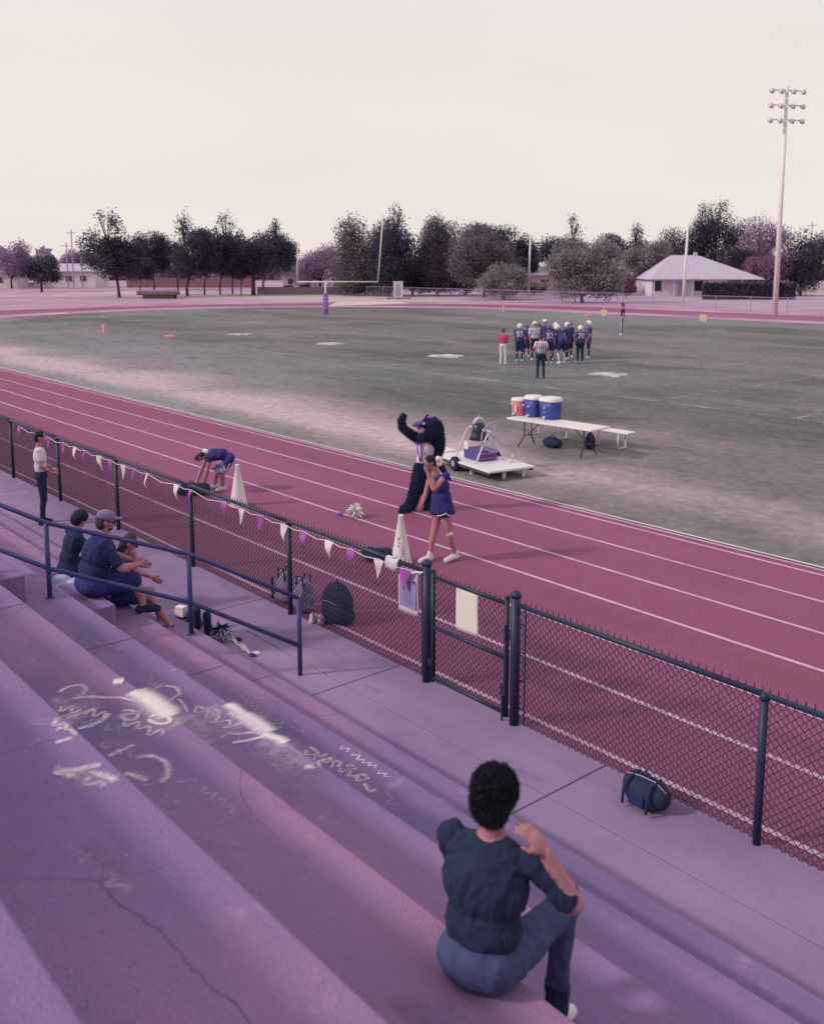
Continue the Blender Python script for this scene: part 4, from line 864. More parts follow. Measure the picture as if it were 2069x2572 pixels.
def soft(name, label, cat, ctr, parts, m, vox=.018, rz=0, group=None):
    rt_ = thing(name, label, cat, ctr, rz, group); P = []
    for q in parts: P.append(q + (0,))
    remesh('bag_body' if 'bag' in name or 'pack' in name else 'body', P, [m], vox, rt_, 3); return rt_
M_bag = mat('black_bag', (.018, .027, .062), .8, .3, 10, bump=.5, bscale=20)
p = G(487, 1243); r = soft('duffel_bag', 'black duffel bag with a white stripe under the bending cheerleader', 'bag', p, [('e', (0, 0, .12), (.36, .17, .13), None), ('e', (.15, .05, .13), (.2, .16, .12), None), ('e', (-.2, 0, .1), (.18, .15, .1), None)], M_bag, rz=VIEW)
MB().tube([(.02, -.12, .22), (.12, -.15, .17), (.2, -.17, .1)], [.02, .03, .015], 8).build('white_stripe', M_white, r, smooth=True); MB().tube([(-.15, 0, .2), (-.05, -.02, .3), (.08, 0, .22)], .012, 6).build('handle', M_bag, r, smooth=True)
p = G(950, 1410); r = soft('duffel_bag', 'dark open bag on the track beside the signed megaphone', 'bag', p, [('e', (0, 0, .1), (.24, .17, .12), None), ('e', (-.14, .04, .12), (.14, .12, .11), None), ('e', (.12, -.02, .14), (.12, .12, .1), None)], M_bag, rz=VIEW)
MB().tube([(-.1, -.1, .2), (0, -.14, .25), (.1, -.1, .2)], .012, 6).build('handle', M_bag, r, smooth=True)
p = W(987, 1418, (Vector((railx(987), FY, 0)) - CL).dot(FH)); p.y = FY - .02; p.z = FHT + .0
r = thing('white_towel', 'small white towel draped over the fence rail next to the gate post', 'towel', (p.x, FY, FHT - .005))
b = MB(); vs = []
for i in range(7):
    for (y, z) in ((-.045, -.11), (-.04, -.02), (-.02, .026), (0, .031), (.03, .02), (.04, -.08)): vs.append((-.11 + i * .037, y - .004 * math.sin(i * 2), z + .008 * math.sin(i * 1.3)))
b._add(vs, [(i * 6 + j, i * 6 + j + 1, (i + 1) * 6 + j + 1, (i + 1) * 6 + j) for i in range(6) for j in range(5)]); o = b.build('cloth', M_wcloth, r, smooth=True); s_ = o.modifiers.new('t', 'SOLIDIFY'); s_.thickness = .008
# bags leaning on the far side of the fence
def fence_x(px, y=FY): u = (px - PX) / FPX; d = FH + RH * u; return CL.x + d.x * (y - CL.y) / d.y
pat = mat('patterned_canvas', (.36, .28, .46), .9, .55, 34)
for (px, wd, lab) in ((700, .34, 'purple and white patterned tote bag left of the fence post'), (748, .40, 'purple and white patterned tote bag right of the fence post, dark strap loops')):
    x = fence_x(px, 7.5); r = thing('tote_bag', lab, 'bag', (x, 7.52, 0), .1)
    P = [('e', (0, 0, .2), (wd / 2, .11, .23), None, 0), ('e', (0, 0, .33), (wd / 2.05, .07, .13), None, 0), ('e', (0, 0, .1), (wd / 2, .12, .11), None, 0), ('e', (-wd * .2, 0, .35), (wd / 3.4, .06, .11), None, 0), ('e', (wd * .2, 0, .34), (wd / 3.4, .06, .11), None, 0)]
    remesh('bag_body', P, [pat], .014, r, 2)
    for s in (-1, 1): MB().tube([(-.09, s * .06, .28), (-.06, s * .07, .5), (.05, s * .07, .51), (.09, s * .06, .28)], .013, 6).build('strap', M_navy, r, smooth=True)
    if px == 700: MB().tube([(-.13, -.12, .05), (-.14, -.12, .36)], .02, 8).build('dark_trim', M_bag, r)
x = fence_x(836, 7.62); r = soft('backpack', 'bulging black backpack leaning against the fence beside the tote bags', 'bag', (x, 7.64, 0), [('e', (0, 0, .26), (.27, .18, .28), None), ('e', (.03, -.08, .17), (.25, .12, .17), None), ('e', (-.05, 0, .42), (.15, .12, .10), None), ('c', (.02, 0, .5), (.06, 0, .53), .03, .025), ('e', (.14, .02, .12), (.16, .13, .12), None)], M_bag)
MB().tube([(-.04, 0, .5), (0, 0, .57), (.05, 0, .5)], .012, 6).build('top_handle', M_bag, r, smooth=True); MB().tube([(.12, -.1, .4), (.22, -.12, .22), (.18, -.14, .06)], .018, 6).build('strap', M_navy, r, smooth=True); MB().tube([(-.12, -.16, .3), (.05, -.18, .33), (.16, -.14, .3)], .006, 5).build('zip', M_lilac, r)
x = fence_x(790, 7.42); r = thing('trainers', 'pair of pink and white trainers beside the black backpack', 'shoes', (x, 7.42, 0), .5)
for s in (-1, 1): remesh('shoe', [('c', (s * .06, -.1, .04), (s * .06, .1, .035), .04, .035, 0), ('c', (s * .06, -.09, .05), (s * .06, -.07, .12), .038, .034, 0)], [mat('pink_white_shoe', (.60, .38, .48), .6, .2, 20)], .01, r, 2)
gb = G(1622, 2030); r = soft('gym_bag', 'dark bag on the walk against the fence near the right end', 'bag', (gb.x, gb.y, .02), [('e', (0, 0, .13), (.24, .15, .14), None), ('e', (-.12, .02, .15), (.13, .12, .12), None)], M_bag)
MB().tube([(-.1, 0, .25), (0, -.02, .33), (.1, 0, .25)], .012, 6).build('handle', M_navy, r, smooth=True)
MB().tube([(-.2, -.02, .24), (-.05, -.03, .275), (.1, -.02, .27), (.2, 0, .2)], .006, 5).build('zip', M_lilac, r)
for xx in (-.13, .12): MB().tube([(xx, -.17, .04), (xx, -.16, .16), (xx * .9, -.1, .25), (xx * .9, .05, .27)], .012, 6).build('strap', M_navy, r, smooth=True)
MB().box((0, -.15, .11), (.16, .03, .10)).build('pocket', M_navy, r, bevel=.012)

# ------------------------------------------------------------------ spectators
def seat_pose(x, y, zt, fz, fw, f_=1.0, **o):
    """seated on a tread edge at height zt, feet at height fz, facing fw (unit xy)"""
    f = Vector((*fw, 0)).normalized(); s = Vector((f.y, -f.x, 0)); P0 = Vector((x, y, zt))
    g = lambda r_, a, u: P0 + (s * r_ + f * a + U * u) * f_
    J = dict(pel=g(0, 0, .12), wai=g(0, .03, .26), che=g(0, .09, .44), nec=g(0, .14, .60), hea=g(0, .19, .75), shL=g(-.19, .10, .56), shR=g(.19, .10, .56), elL=g(-.24, .27, .33), elR=g(.24, .27, .33), wrL=g(-.14, .47, .26), wrR=g(.14, .47, .26), haL=g(-.1, .54, .23), haR=g(.1, .54, .23),
             hiL=g(-.1, .05, .10), hiR=g(.1, .05, .10), knL=g(-.15, .44, .13), knR=g(.15, .44, .13), anL=g(-.15, .50, (fz - zt + .09) / f_), anR=g(.15, .50, (fz - zt + .09) / f_), toL=g(-.17, .65, (fz - zt + .035) / f_), toR=g(.17, .65, (fz - zt + .035) / f_))
    for a, v in o.items(): J[a] = g(*v)
    return J, g
fA = (.25, 1)
q = MAN; J, g = seat_pose(q.x, 4.66, .85, .57, fA, 1.10, elR=(.27, .28, .31), wrR=(.15, .48, .30), haR=(.10, .55, .27), hea=(.0, .17, .77))
root, body = figure('seated man in navy t-shirt and grey cap seen from behind the handrail', J, dict(skin=M_skin, top=M_navy, bottom=M_royal, sock=M_skin, shoe=M_dark, hair=M_hairb), 1.12, vox=.0105, leg='knee', wide=1.50, slim=1.10, sleeve=.75, hand=True, beard=True)
hair_cap(J, 1.10, root, M_hairb, vox=.012)
H, ff, hd, fs = J['hea'], J['_ff'], J['_hd'], J['_fs']; Rh = Matrix((fs, ff, hd)).transposed()
remesh('cap', [('e', H + hd * .07 - ff * .005, (.098, .115, .078), Rh, 0), ('e', H + hd * .055 + ff * .12, (.07, .085, .014), Rh, 0)], [M_cap], .01, root, 2)
MB().tube([H + fs * .083 + ff * .08 + hd * .02, H + fs * .086 - ff * .02 + hd * .02], .006, 6).ell(H + ff * .10 + fs * .035 + hd * .015, (.03, .012, .02), Rh).ell(H + ff * .10 - fs * .035 + hd * .015, (.03, .012, .02), Rh).build('sunglasses', M_dark, root, smooth=True)
q2 = G(290, 1325, 1.33); J, g = seat_pose(q2.x + .68, 5.0, .57, .0, (.55, 1), elR=(.20, .30, .34), wrR=(.10, .30, .60), haR=(.05, .27, .69), hea=(0, .24, .76), nec=(0, .17, .61), knR=(.14, .47, .10), anR=(.24, .82, -.46), toR=(.27, .97, -.45), knL=(-.08, .46, .12), anL=(-.06, .62, -.48), toL=(-.05, .76, -.53))
root, body = figure('seated woman in sunglasses, hand to her face, one bare leg stretched out', J, dict(skin=M_skin, top=mat('plum_cloth', (.30, .12, .26), .9, .15), bottom=M_royal, sock=M_dark, shoe=M_dark, hair=M_hairb), .96, vox=.0105, leg='short', wide=.95, slim=.92, sleeve=.5, hand=True)
face_bits(J, .96, root); hair_cap(J, .96, root, M_hairb, [(J['hea'] - J['_ff'] * .05, J['nec'] - J['_ff'] * .07, .07, .05)], vox=.012)
H, ff, hd, fs = J['hea'], J['_ff'], J['_hd'], J['_fs']; Rh = Matrix((fs, ff, hd)).transposed()
MB().ell(H + ff * .094 + fs * .033 + hd * .015, (.03, .012, .022), Rh).ell(H + ff * .094 - fs * .033 + hd * .015, (.03, .012, .022), Rh).tube([H + fs * .078 - ff * .02 + hd * .02, H + fs * .07 + ff * .085 + hd * .02], .005, 6).build('sunglasses', M_dark, root, smooth=True)
J, g = seat_pose(q.x - 1.7, 5.0, .57, .0, (.1, 1))
root, body = figure('person in black clothes sitting at the left end of the bleacher row', J, dict(skin=M_skin, top=M_dark, bottom=M_dark, sock=M_dark, shoe=M_dark, hair=M_hair), 1.0, vox=.014, leg='long', wide=1.1, sleeve=.99)
hair_cap(J, 1.0, root, M_hair, vox=.014, full=True)
r = soft('blanket', 'pale blue and white folded blanket lying behind the man in the cap', 'blanket', Vector((q.x - 1.0, 4.75, .57)), [('e', (0, 0, .07), (.27, .2, .09), None), ('e', (.12, .08, .13), (.17, .14, .08), None), ('e', (-.14, -.05, .12), (.14, .14, .09), None)], mat('pale_blue_fleece', (.38, .34, .60), .95, .3, 7, bump=.5, bscale=12), vox=.016)
p = G(110, 1318); J, k = pose(1.74, elL=(-.27, .02, 1.15), elR=(.27, .02, 1.15), wrL=(-.2, .2, 1.0), wrR=(.2, .2, 1.0), haL=(-.15, .27, .98), haR=(.15, .27, .98))
root, body = make_person('person in white t-shirt and black trousers standing by the fence at far left', J, k, dict(skin=M_skin, top=M_wcloth, bottom=M_dark, shoe=M_dark, hair=M_hair), p, R(-20), vox=.014, leg='long'); hair_cap(J, k, root, M_hair, vox=.014)
# nearest spectator, dark curly hair, seen from behind
J, g = seat_pose(-3.02, 3.02, 1.70, 1.12, (-.35, 1), elR=(.36, .14, .40), wrR=(.25, .10, .62), haR=(.19, .08, .69), hea=(0, .13, .775), nec=(0, .10, .61), che=(0, .06, .44), knL=(-.2, .46, .14), knR=(.2, .46, .14))
root, body = figure('nearest spectator with thick dark hair sitting with their back to the camera', J, dict(skin=M_skin, top=M_dark, bottom=mat('denim', (.06, .07, .17), .9, .2, 9, bump=.5, bscale=18), sock=M_dark, shoe=M_shoe, hair=M_hair), 1.0, vox=.0065, leg='long', wide=1.14, slim=1.02, sleeve=.8, hand=True)
rumple(body, .008, 20, [M_dark])
face_bits(J, 1.0, root); H = J['hea']
rd = random.Random(2); P = [('e', H + J['_hd'] * .035 - J['_ff'] * .01, (.092, .106, .10), Matrix((J['_fs'], J['_ff'], J['_hd'])).transposed(), 0), ('e', H - J['_ff'] * .045 - J['_hd'] * .015, (.088, .07, .09), None, 0)]
for i in range(0):
    d = Vector((rd.gauss(0, 1), rd.gauss(0, 1), rd.gauss(0, 1) + .3)).normalized()
    if d.dot(J['_ff']) > .35 and d.dot(J['_hd']) < .5 or d.dot(J['_hd']) < -.75: continue
    q = H + J['_hd'] * .03 - J['_ff'] * .012 + Vector((d.x * .097, d.y * .103, d.z * .108)); P.append(('e', q, (rd.uniform(.007, .013),) * 3, None, 0))
hb_ = remesh('hair', P, [M_hair], .006, root, 2); rumple(hb_, .013, 42, None, False, 1); fuzz(hb_, 14000, .022, .0022, M_hair, root, 'curls', droop=.0, seed=4)

# things left at the foot of the steps, on the walk
def surf(px, py):
    for k_, (yn, zz) in list(enumerate(TIERS[:-1]))[::-1]:
        v_ = G(px, py, zz)
        if TIERS[k_ + 1][0] < v_.y < yn: return v_
    return G(px, py, .02)
def on(px, py, z=0.0): return surf(px, py)
q = on(455, 1556, .30); r = thing('paper_bag', 'small white paper bag on the lowest step beside the handrail post', 'bag', q, .4)
MB().slab([(-.07, -.05, 0), (.07, -.05, 0), (.07, .05, 0), (-.07, .05, 0)], (.01, 0, .19)).build('bag_body', M_white, r, bevel=.012); MB().slab([(-.075, -.052, .02), (.075, -.052, .02), (.075, .052, .02), (-.075, .052, .02)], (0, 0, .035)).build('blue_band', M_royal, r)
for (px, py, lab) in ((496, 1578, 'dark upright boot, the left one of the pair at the foot of the steps'), (522, 1592, 'dark upright boot, the right one of the pair at the foot of the steps')):
    q = on(px, py, .30); r = thing('boot', lab, 'boot', q, .9, 'pair of dark boots at the foot of the steps')
    remesh('boot_shaft', [('c', (0, 0, .06), (0, -.03, .26), .05, .055, 0), ('c', (0, 0, .045), (0, .14, .04), .045, .04, 0)], [M_dark], .01, r, 2); MB().box((0, .06, .008), (.09, .24, .016)).build('sole', M_rubber, r, bevel=.005)
pompom('blue and white pom-pom with ribbons lying at the foot of the steps', on(556, 1608) + U * .09, .15, [(M_wcloth, 'streamers'), (M_royal, 'blue_streamers')], 9)
r = thing('ribbon', 'long white ribbon with blue ends trailing over the walk', 'ribbon', (0, 0, 0)); pts = [surf(x, y) + U * .012 for x, y in smoothpts([(575, 1606), (592, 1612), (610, 1628), (628, 1640), (650, 1645)], 4)]
b = MB(); vs = []
for i, q in enumerate(pts): vs += [q + Vector((0, .035, .02 * math.sin(i))), q - Vector((0, .035, -.01 * math.cos(i * 1.7)))]
b._add(vs, [(2 * i, 2 * i + 1, 2 * i + 3, 2 * i + 2) for i in range(len(pts) - 1)]); o = b.build('white_band', M_wcloth, r, smooth=True)
for px, py in ((600, 1608), (634, 1648)): MB().ell(surf(px, py) + U * .015, (.06, .035, .02)).build('blue_end', M_royal, r, smooth=True)
q = on(474, 1560, .30); r = thing('drink_bottle', 'small red capped bottle standing by the handrail post', 'bottle', q); MB().lathe([(.03, 0), (.032, .02), (.032, .11), (.014, .14)], n=14).build('bottle_body', M_navy, r, smooth=True); MB().lathe([(.015, .14), (.015, .165)], n=10).build('cap', M_redshirt, r)

# ------------------------------------------------------------------ sideline tables, coolers, bell wagon
def xyz(x, y, z=0): return Vector((x, y, z))
ta, tb_ = G(1272, 1050, .74), G(1486, 1082, .74); td = (tb_ - ta); TL = td.length; td.normalize(); tn = Vector((-td.y, td.x, 0)); TY = math.atan2(td.y, td.x); tc_ = (ta + tb_) / 2 + tn * .38
tb = thing('folding_table', 'long white folding table carrying the drink coolers', 'table', (tc_.x, tc_.y, 0), TY)
MB().box((0, 0, .735), (TL, .78, .045)).build('table_top', M_white, tb, bevel=.012)
for s in (-1, 1):
    b = MB(); x = s * .95
    for t in (-.28, .28): b.tube([(x, t * .5, .71), (x, t * .5, .30), (x + s * .05, t * 1.2, .02)], .018, 6)
    b.tube([(x, -.14, .30), (x, .14, .30)], .014, 6).tube([(x - s * .45, 0, .71), (x, 0, .32)], .012, 6); b.build('leg', M_steel, tb, smooth=True)
ba, bb_ = G(1350, 1092), G(1556, 1127); bd = (bb_ - ba).normalized(); bc = (ba + bb_) / 2
bn = thing('bench', 'low white bench with looped legs behind the cooler table', 'bench', (bc.x, bc.y, 0), math.atan2(bd.y, bd.x))
MB().box((0, 0, .45), (3.5, .36, .045)).build('bench_seat', M_white, bn, bevel=.012)
for x in (-1.5, -.5, .6, 1.45): MB().tube([(x, -.15, .43), (x, -.17, .02), (x, .17, .02), (x, .15, .43)], .02, 8).build('leg', M_whitem, bn, smooth=True)
r = soft('kit_bag', 'dark kit bag under the cooler table', 'bag', Vector((tc_.x - .4, tc_.y + .3, 0)), [('e', (0, 0, .13), (.33, .17, .15), None)], M_bag, vox=.025)
MB().tube([(-.12, 0, .26), (0, 0, .34), (.12, 0, .26)], .012, 6).build('handle', M_bag, r)
r = soft('kit_bag', 'black upright bag standing under the bench middle', 'bag', Vector((tc_.x + .35, tc_.y + .9, 0)), [('e', (0, 0, .2), (.14, .12, .22), None), ('e', (0, 0, .1), (.15, .13, .11), None)], M_bag, vox=.02)
MB().tube([(-.06, 0, .4), (0, 0, .46), (.06, 0, .4)], .01, 6).build('handle', M_bag, r)
def cooler(label, px, py, wd, h, m, n, logo):
    q = G(px, py, .76); r = thing('drink_cooler', label, 'cooler', (q.x, q.y + wd * .35, .758), TY, None); prof = []
    R0 = wd / 2
    b = MB()
    def rr(rad, z, e=3.2):
        out = []
        for j in range(28):
            a = 2 * math.pi * j / 28; cx, sy = math.cos(a), math.sin(a); s = (abs(cx) ** e + abs(sy) ** e) ** (-1 / e) if n == 'sq' else 1; out.append((rad * s * cx, rad * s * sy * .92, z))
        return out
    def loft(rs):
        vs = [v for rg in rs for v in rg]; K2 = len(rs); bb = MB(); bb._add(vs, [(i * 28 + j, i * 28 + (j + 1) % 28, (i + 1) * 28 + (j + 1) % 28, (i + 1) * 28 + j) for i in range(K2 - 1) for j in range(28)] + [tuple(range(28)), tuple((K2 - 1) * 28 + j for j in range(28))]); return bb
    hb = h * .82
    loft([rr(R0 * .86, 0), rr(R0 * .9, .02), rr(R0 * .97, hb * .6), rr(R0, hb)]).build('body', m, r, smooth=True)
    loft([rr(R0 * 1.06, hb), rr(R0 * 1.08, hb + .03), rr(R0 * 1.04, h - .03), rr(R0 * .92, h)]).build('lid', M_white, r, smooth=True)
    d = Vector((0, -1, 0)); sd = Vector((-d.y, d.x, 0)); f = -1
    MB().box(d * R0 * 1.0 + U * .06, (.05, .05, .05)).tube([d * R0 * 1.0 + U * .06, d * (R0 + .05) + U * .05, d * (R0 + .05) + U * .02], .014, 8).build('spigot', M_white, r)
    Rr = Matrix((sd, d, U)).transposed()
    if logo == 1: MB().ell(d * R0 * .97 + U * hb * .62, (.055, .018, .03), Rr).build('logo_patch', M_lilac, r)
    if logo == 2: MB().ell(d * R0 * .97 + U * hb * .66, (.03, .018, .045), Rr).box(d * R0 * .99 + U * hb * .42, (.10, .012, .018), Rr).build('logo_patch', M_lilac, r)
    if logo == 3: MB().box(d * R0 * .96 + U * hb * .5 + sd * .06, (.05, .02, .16), Rr).build('logo_patch', M_whitem, r)
    for s in (-1, 1): MB().box(Vector((s * (R0 * 1.02), 0, hb * .78)), (.05, .13, .05)).build('handle', M_white if m is M_pinkc else m, r, bevel=.01)
cooler('round orange drink cooler with white lid, leftmost on the table', 1293, 1043, .40, .46, M_pinkc, 'rd', 3)
cooler('blue drink cooler with white lid in the middle of the three', 1329, 1047, .43, .56, M_blue, 'sq', 1)
cooler('larger blue drink cooler with white lid, rightmost on the table', 1370, 1053, .53, .56, M_blue, 'sq', 2)
q = G(1398, 1046, .76); r = thing('cup_stack', 'stack of white cups behind the larger blue cooler', 'cups', (q.x, q.y + .12, .758)); MB().lathe([(.04, 0), (.05, .34), (.055, .4), (.02, .41)], n=14).build('cup_sleeve', M_white, r, smooth=True)

F_ = (-RH * .5 + FH * .866); S_ = (RH * .866 + FH * .5)       # wagon: length axis, width axis
c0 = G(1226, 1189, .2); wg = thing('bell_wagon', 'low white flatbed wagon with one dark wheel showing', 'wagon', c0 + F_ * 1.1 + S_ * .62 - U * .2, math.atan2(S_.y, S_.x))
# local: x = S_, y = F_
MB().box((0, 0, .225), (1.24, 2.3, .05)).build('deck', M_white, wg, bevel=.012)
MB().box((-.58, 0, .17), (.05, 2.2, .06)).box((.58, 0, .17), (.05, 2.2, .06)).box((0, .9, .17), (1.1, .05, .06)).build('chassis', M_steel, wg)
for s in (-1, 1):
    MB().lathe([(.09, -.055), (.15, -.06), (.168, -.04), (.168, .04), (.15, .06), (.09, .055)], (s * .60, .28, .168), 22, Matrix.Rotation(R(90), 3, 'Y')).build('wheel', M_rubber, wg, smooth=True)
    MB().lathe([(.085, -.065), (.03, -.07), (.03, .07), (.085, .065)], (s * .60, .28, .168), 14, Matrix.Rotation(R(90), 3, 'Y')).build('hub', M_lilac, wg, smooth=True)
for x, y in ((-.48, -.25), (-.1, -.95), (.4, -1.0)): MB().box((x, y, .1), (.09, .05, .2)).build('prop_foot', M_whitem, wg, bevel=.006)
MB().tube([(-.3, 1.15, .2), (-.1, 1.75, .24), (.1, 1.15, .2)], .025, 8).build('tow_bar', M_whitem, wg, smooth=True)
MB().box((-.15, 1.5, .27), (.3, .7, .03)).build('tow_board', M_white, wg, bevel=.005)
MB().tube([(.42, -.55, .25), (.42, -.55, .46)], .022, 8).build('stake', M_whitem, wg, smooth=True)
be = thing('victory_bell', 'dark bell hung in a white tube frame with a spoked wheel, on the wagon', 'bell', wg.location + U * .25, wg.rotation_euler.z)
def afr(y):
    b = MB(); b.tube([(-.42, y, .0), (-.36, y, .12), (-.12, y, .62), (-.02, y, .70), (.08, y, .62), (.30, y, .12), (.36, y, .0)], .020, 8); return b.build('a_frame', M_lilac if False else M_whitem, be, smooth=True)
afr(.55); afr(-.30)
MB().tube([(-.02, .58, .70), (-.02, -.34, .70)], .022, 8).build('axle', M_whitem, be, smooth=True)
MB().lathe([(.02, .27), (.10, .26), (.15, .20), (.165, .08), (.18, -.02), (.23, -.12), (.225, -.13), (.1, -.1)], (-.02, .18, .58), 24).build('bell', mat('black_bell', (.014, .018, .055), .35, .1, spec=.5), be, smooth=True)
b = MB(); b.tube([(-.02 + .13 * math.cos(t * .45), .18, .82 + .13 * math.sin(t * .45)) for t in range(0, 8)], .035, 8); b.build('yoke', M_whitem, be, smooth=True)
MB().tube([(-.02, .18, .9), (-.02, .18, 1.06)], .012, 6).build('finial', M_lilac, be)
WR = .33; cw = Vector((-.02, -.42, .60)); MB().tube([cw + Vector((WR * math.cos(t * math.pi / 16), 0, WR * math.sin(t * math.pi / 16))) for t in range(32)], .016, 6, closed=True).build('bell_wheel', M_lilac, be, smooth=True)
b = MB()
for t in range(3): a = t * math.pi / 3 + .4; b.tube([cw - Vector((WR * math.cos(a), 0, WR * math.sin(a))), cw + Vector((WR * math.cos(a), 0, WR * math.sin(a)))], .011, 6)
b.build('spokes', M_lilac, be, smooth=True)
MB().box((0, .14, .13), (.52, .62, .24)).build('purple_base', mat('purple_paint', (.10, .06, .27), .5, .15), be, bevel=.02)
MB().tube([(-.27, -.18, .18), (.27, -.18, .18)], .02, 6).tube([(-.27, -.18, .06), (.27, -.18, .06)], .02, 6).build('base_trim', mat('pink_trim', (.36, .14, .36)), be)
r = thing('paper_sign', 'small blank white card leaning on the bell base', 'sign', wg.location + Matrix.Rotation(wg.rotation_euler.z, 3, 'Z') @ Vector((-.29, .30, .49)), wg.rotation_euler.z); MB().box((0, 0, .085), (.012, .16, .19)).build('card', M_white, r)

# ------------------------------------------------------------------ goal post and markers
gp0 = G(818, 789); dep = (gp0 - CL).dot(FH); gp = thing('goal_post', 'cream goal post with purple padding around its base', 'goal post', (0, 0, 0))
cl_, cr_ = W(746, 709, dep + 1.0), W(949, 706, dep - 1.6 + 3.2); zc = (cl_.z + cr_.z) / 2; cl_.z = cr_.z = zc
mid = cl_.lerp(cr_, .37)
MB().tube([gp0 - U * .1, gp0 + U * 2.5, gp0.lerp(Vector((mid.x, mid.y, gp0.z)), .25) + U * (zc - .12), Vector((mid.x, mid.y, zc))], .085, 10).build('gooseneck', M_cream, gp, smooth=True)
MB().tube([cl_, cr_], .075, 10).build('crossbar', M_cream, gp, smooth=True)
MB().tube([cl_, W(748, 609, dep + 1.0)], .06, 10).build('upright', M_cream, gp, smooth=True)
MB().tube([cr_, W(962, 540, dep + 1.6)], .06, 10).build('upright', M_cream, gp, smooth=True)
MB().lathe([(.24, .05), (.25, .1), (.25, 1.95), (.2, 2.05)], gp0, 18).build('post_pad', mat('purple_pad', (.22, .09, .36), .5, .1), gp, smooth=True)
for i, z in enumerate((1.55, 1.25, .95, .65)): MB().box(gp0 - FH * .25 + RH * .03 + U * z, (.2, .06, .16), Matrix.Rotation(VIEW, 3, 'Z')).build('pad_lettering', M_lilac, gp, bevel=.01)
r = thing('field_pylon', 'upright pink orange pylon on the left side of the field', 'pylon', G(263, 834)); MB().slab([(-.12, -.12, 0), (.12, -.12, 0), (.12, .12, 0), (-.12, .12, 0)], (0, 0, .55)).build('foam_block', M_pinkm, r, bevel=.02); MB().box((0, 0, .012), (.3, .3, .024)).build('base', M_pinkm, r)
r = thing('field_pylon', 'pink orange pylon lying flat on the left side of the field', 'pylon', G(427, 849), VIEW); MB().box((0, 0, .11), (.62, .2, .2)).build('foam_block', M_pinkm, r, bevel=.03)
r = thing('field_pylon', 'faint pink pylon standing at the far edge of the field', 'pylon', G(1265, 783)); MB().box((0, 0, .3), (.2, .2, .6)).build('foam_block', M_pinkm, r, bevel=.03)
r = thing('field_pylon', 'pink pylon lying flat on the field just behind the huddle', 'pylon', G(1479, 795), VIEW); MB().box((0, 0, .12), (.6, .2, .22)).build('foam_block', M_pinkm, r, bevel=.03)
for px, py, lab in ((1516, 797, 'round pale yellow sideline marker just right of the huddle'), (1766, 812, 'round pale yellow sideline marker further right, in front of the white house')):
    r = thing('sideline_marker', lab, 'marker', G(px, py), VIEW, 'round yellow sideline markers'); MB().lathe([(.28, -.03), (.31, -.02), (.31, .02), (.28, .03)], (0, 0, .42), 20, Matrix.Rotation(R(90), 3, 'X')).build('disc', M_yellow, r, smooth=True); MB().tube([(0, .04, 0), (0, .04, .5)], .02, 6).build('stick', M_cream, r)
r = thing('landing_mat', 'long low reddish brown landing mat beyond the left end of the track', 'mat', G(394, 750), VIEW)
MB().box((0, .9, .8), (5.7, 2.0, .55)).build('mat_cover', mat('red_brown_cover', (.22, .11, .15), .9, .25, 1.5), r, bevel=.12); MB().box((.2, .9, .27), (4.4, 1.8, .5)).build('mat_base', mat('dark_base', (.07, .07, .07), .9), r, bevel=.03)
r = thing('low_barrier', 'low dark red barrier lying beside the far track', 'barrier', G(1001, 752), VIEW); MB().box((0, 0, .2), (3.4, .25, .16)).build('beam', M_brick, r, bevel=.03)
for x in (-1.4, 0, 1.4): MB().box((x, 0, .06), (.15, .4, .12)).build('foot', M_brick, r)
r = thing('utility_cabinet', 'white upright cabinet standing beyond the end zone under the trees', 'cabinet', G(1000, 746), VIEW)
MB().box((0, .6, 1.1), (1.35, 1.2, 2.2)).build('cabinet_body', M_white, r, bevel=.03); MB().box((0, .6, 2.25), (1.5, 1.35, .12)).build('roof', M_white, r, bevel=.03); MB().box((-.05, -.015, 1.05), (.8, .03, 1.8)).build('door', M_lilac, r)
for px, py, top, rad, lab in ((1326, 745, 588, .17, 'pale round pole behind the huddle, shortest of the right hand poles'), (1714, 766, 560, .17, 'pale tapered pole standing in front of the white house')):
    q = G(px, py); d = (q - CL).dot(FH); r = thing('pole', lab, 'pole', q); t = W(px + (px - 1043) * .021, top, d); MB().tube([(0, 0, -.2), (t.x - q.x, t.y - q.y, t.z)], [rad, rad * .75], 10).build('shaft', M_palep, r, smooth=True)
q = G(1945, 792); d = (q - CL).dot(FH); r = thing('floodlight_pole', 'tall stadium light pole at the right edge with three rows of lamps', 'light pole', q, VIEW + R(12))
hh = W(1975, 232, d).z; MB().tube([(0, 0, -.3), (0, 0, hh + .6)], [.26, .15], 12).build('shaft', M_palep, r, smooth=True)
M_lampb = mat('hazed_lamp_housing', (.60, .52, .60), .5)  # haze and glare of the sky are put into this pale colour
for i, z in enumerate((hh + .2, hh - 1.1, hh - 2.4)):
    MB().box((0, 0, z), (3.6, .1, .1)).build('crossarm', M_lampb, r)
    for x in (-1.6, -.6, .6, 1.6): MB().lathe([(.12, .15), (.2, .05), (.28, -.15), (.24, -.18)], (x, -.2, z - .05), 12, Matrix.Rotation(R(55), 3, 'X')).build('lamp', M_lampb, r, smooth=True)

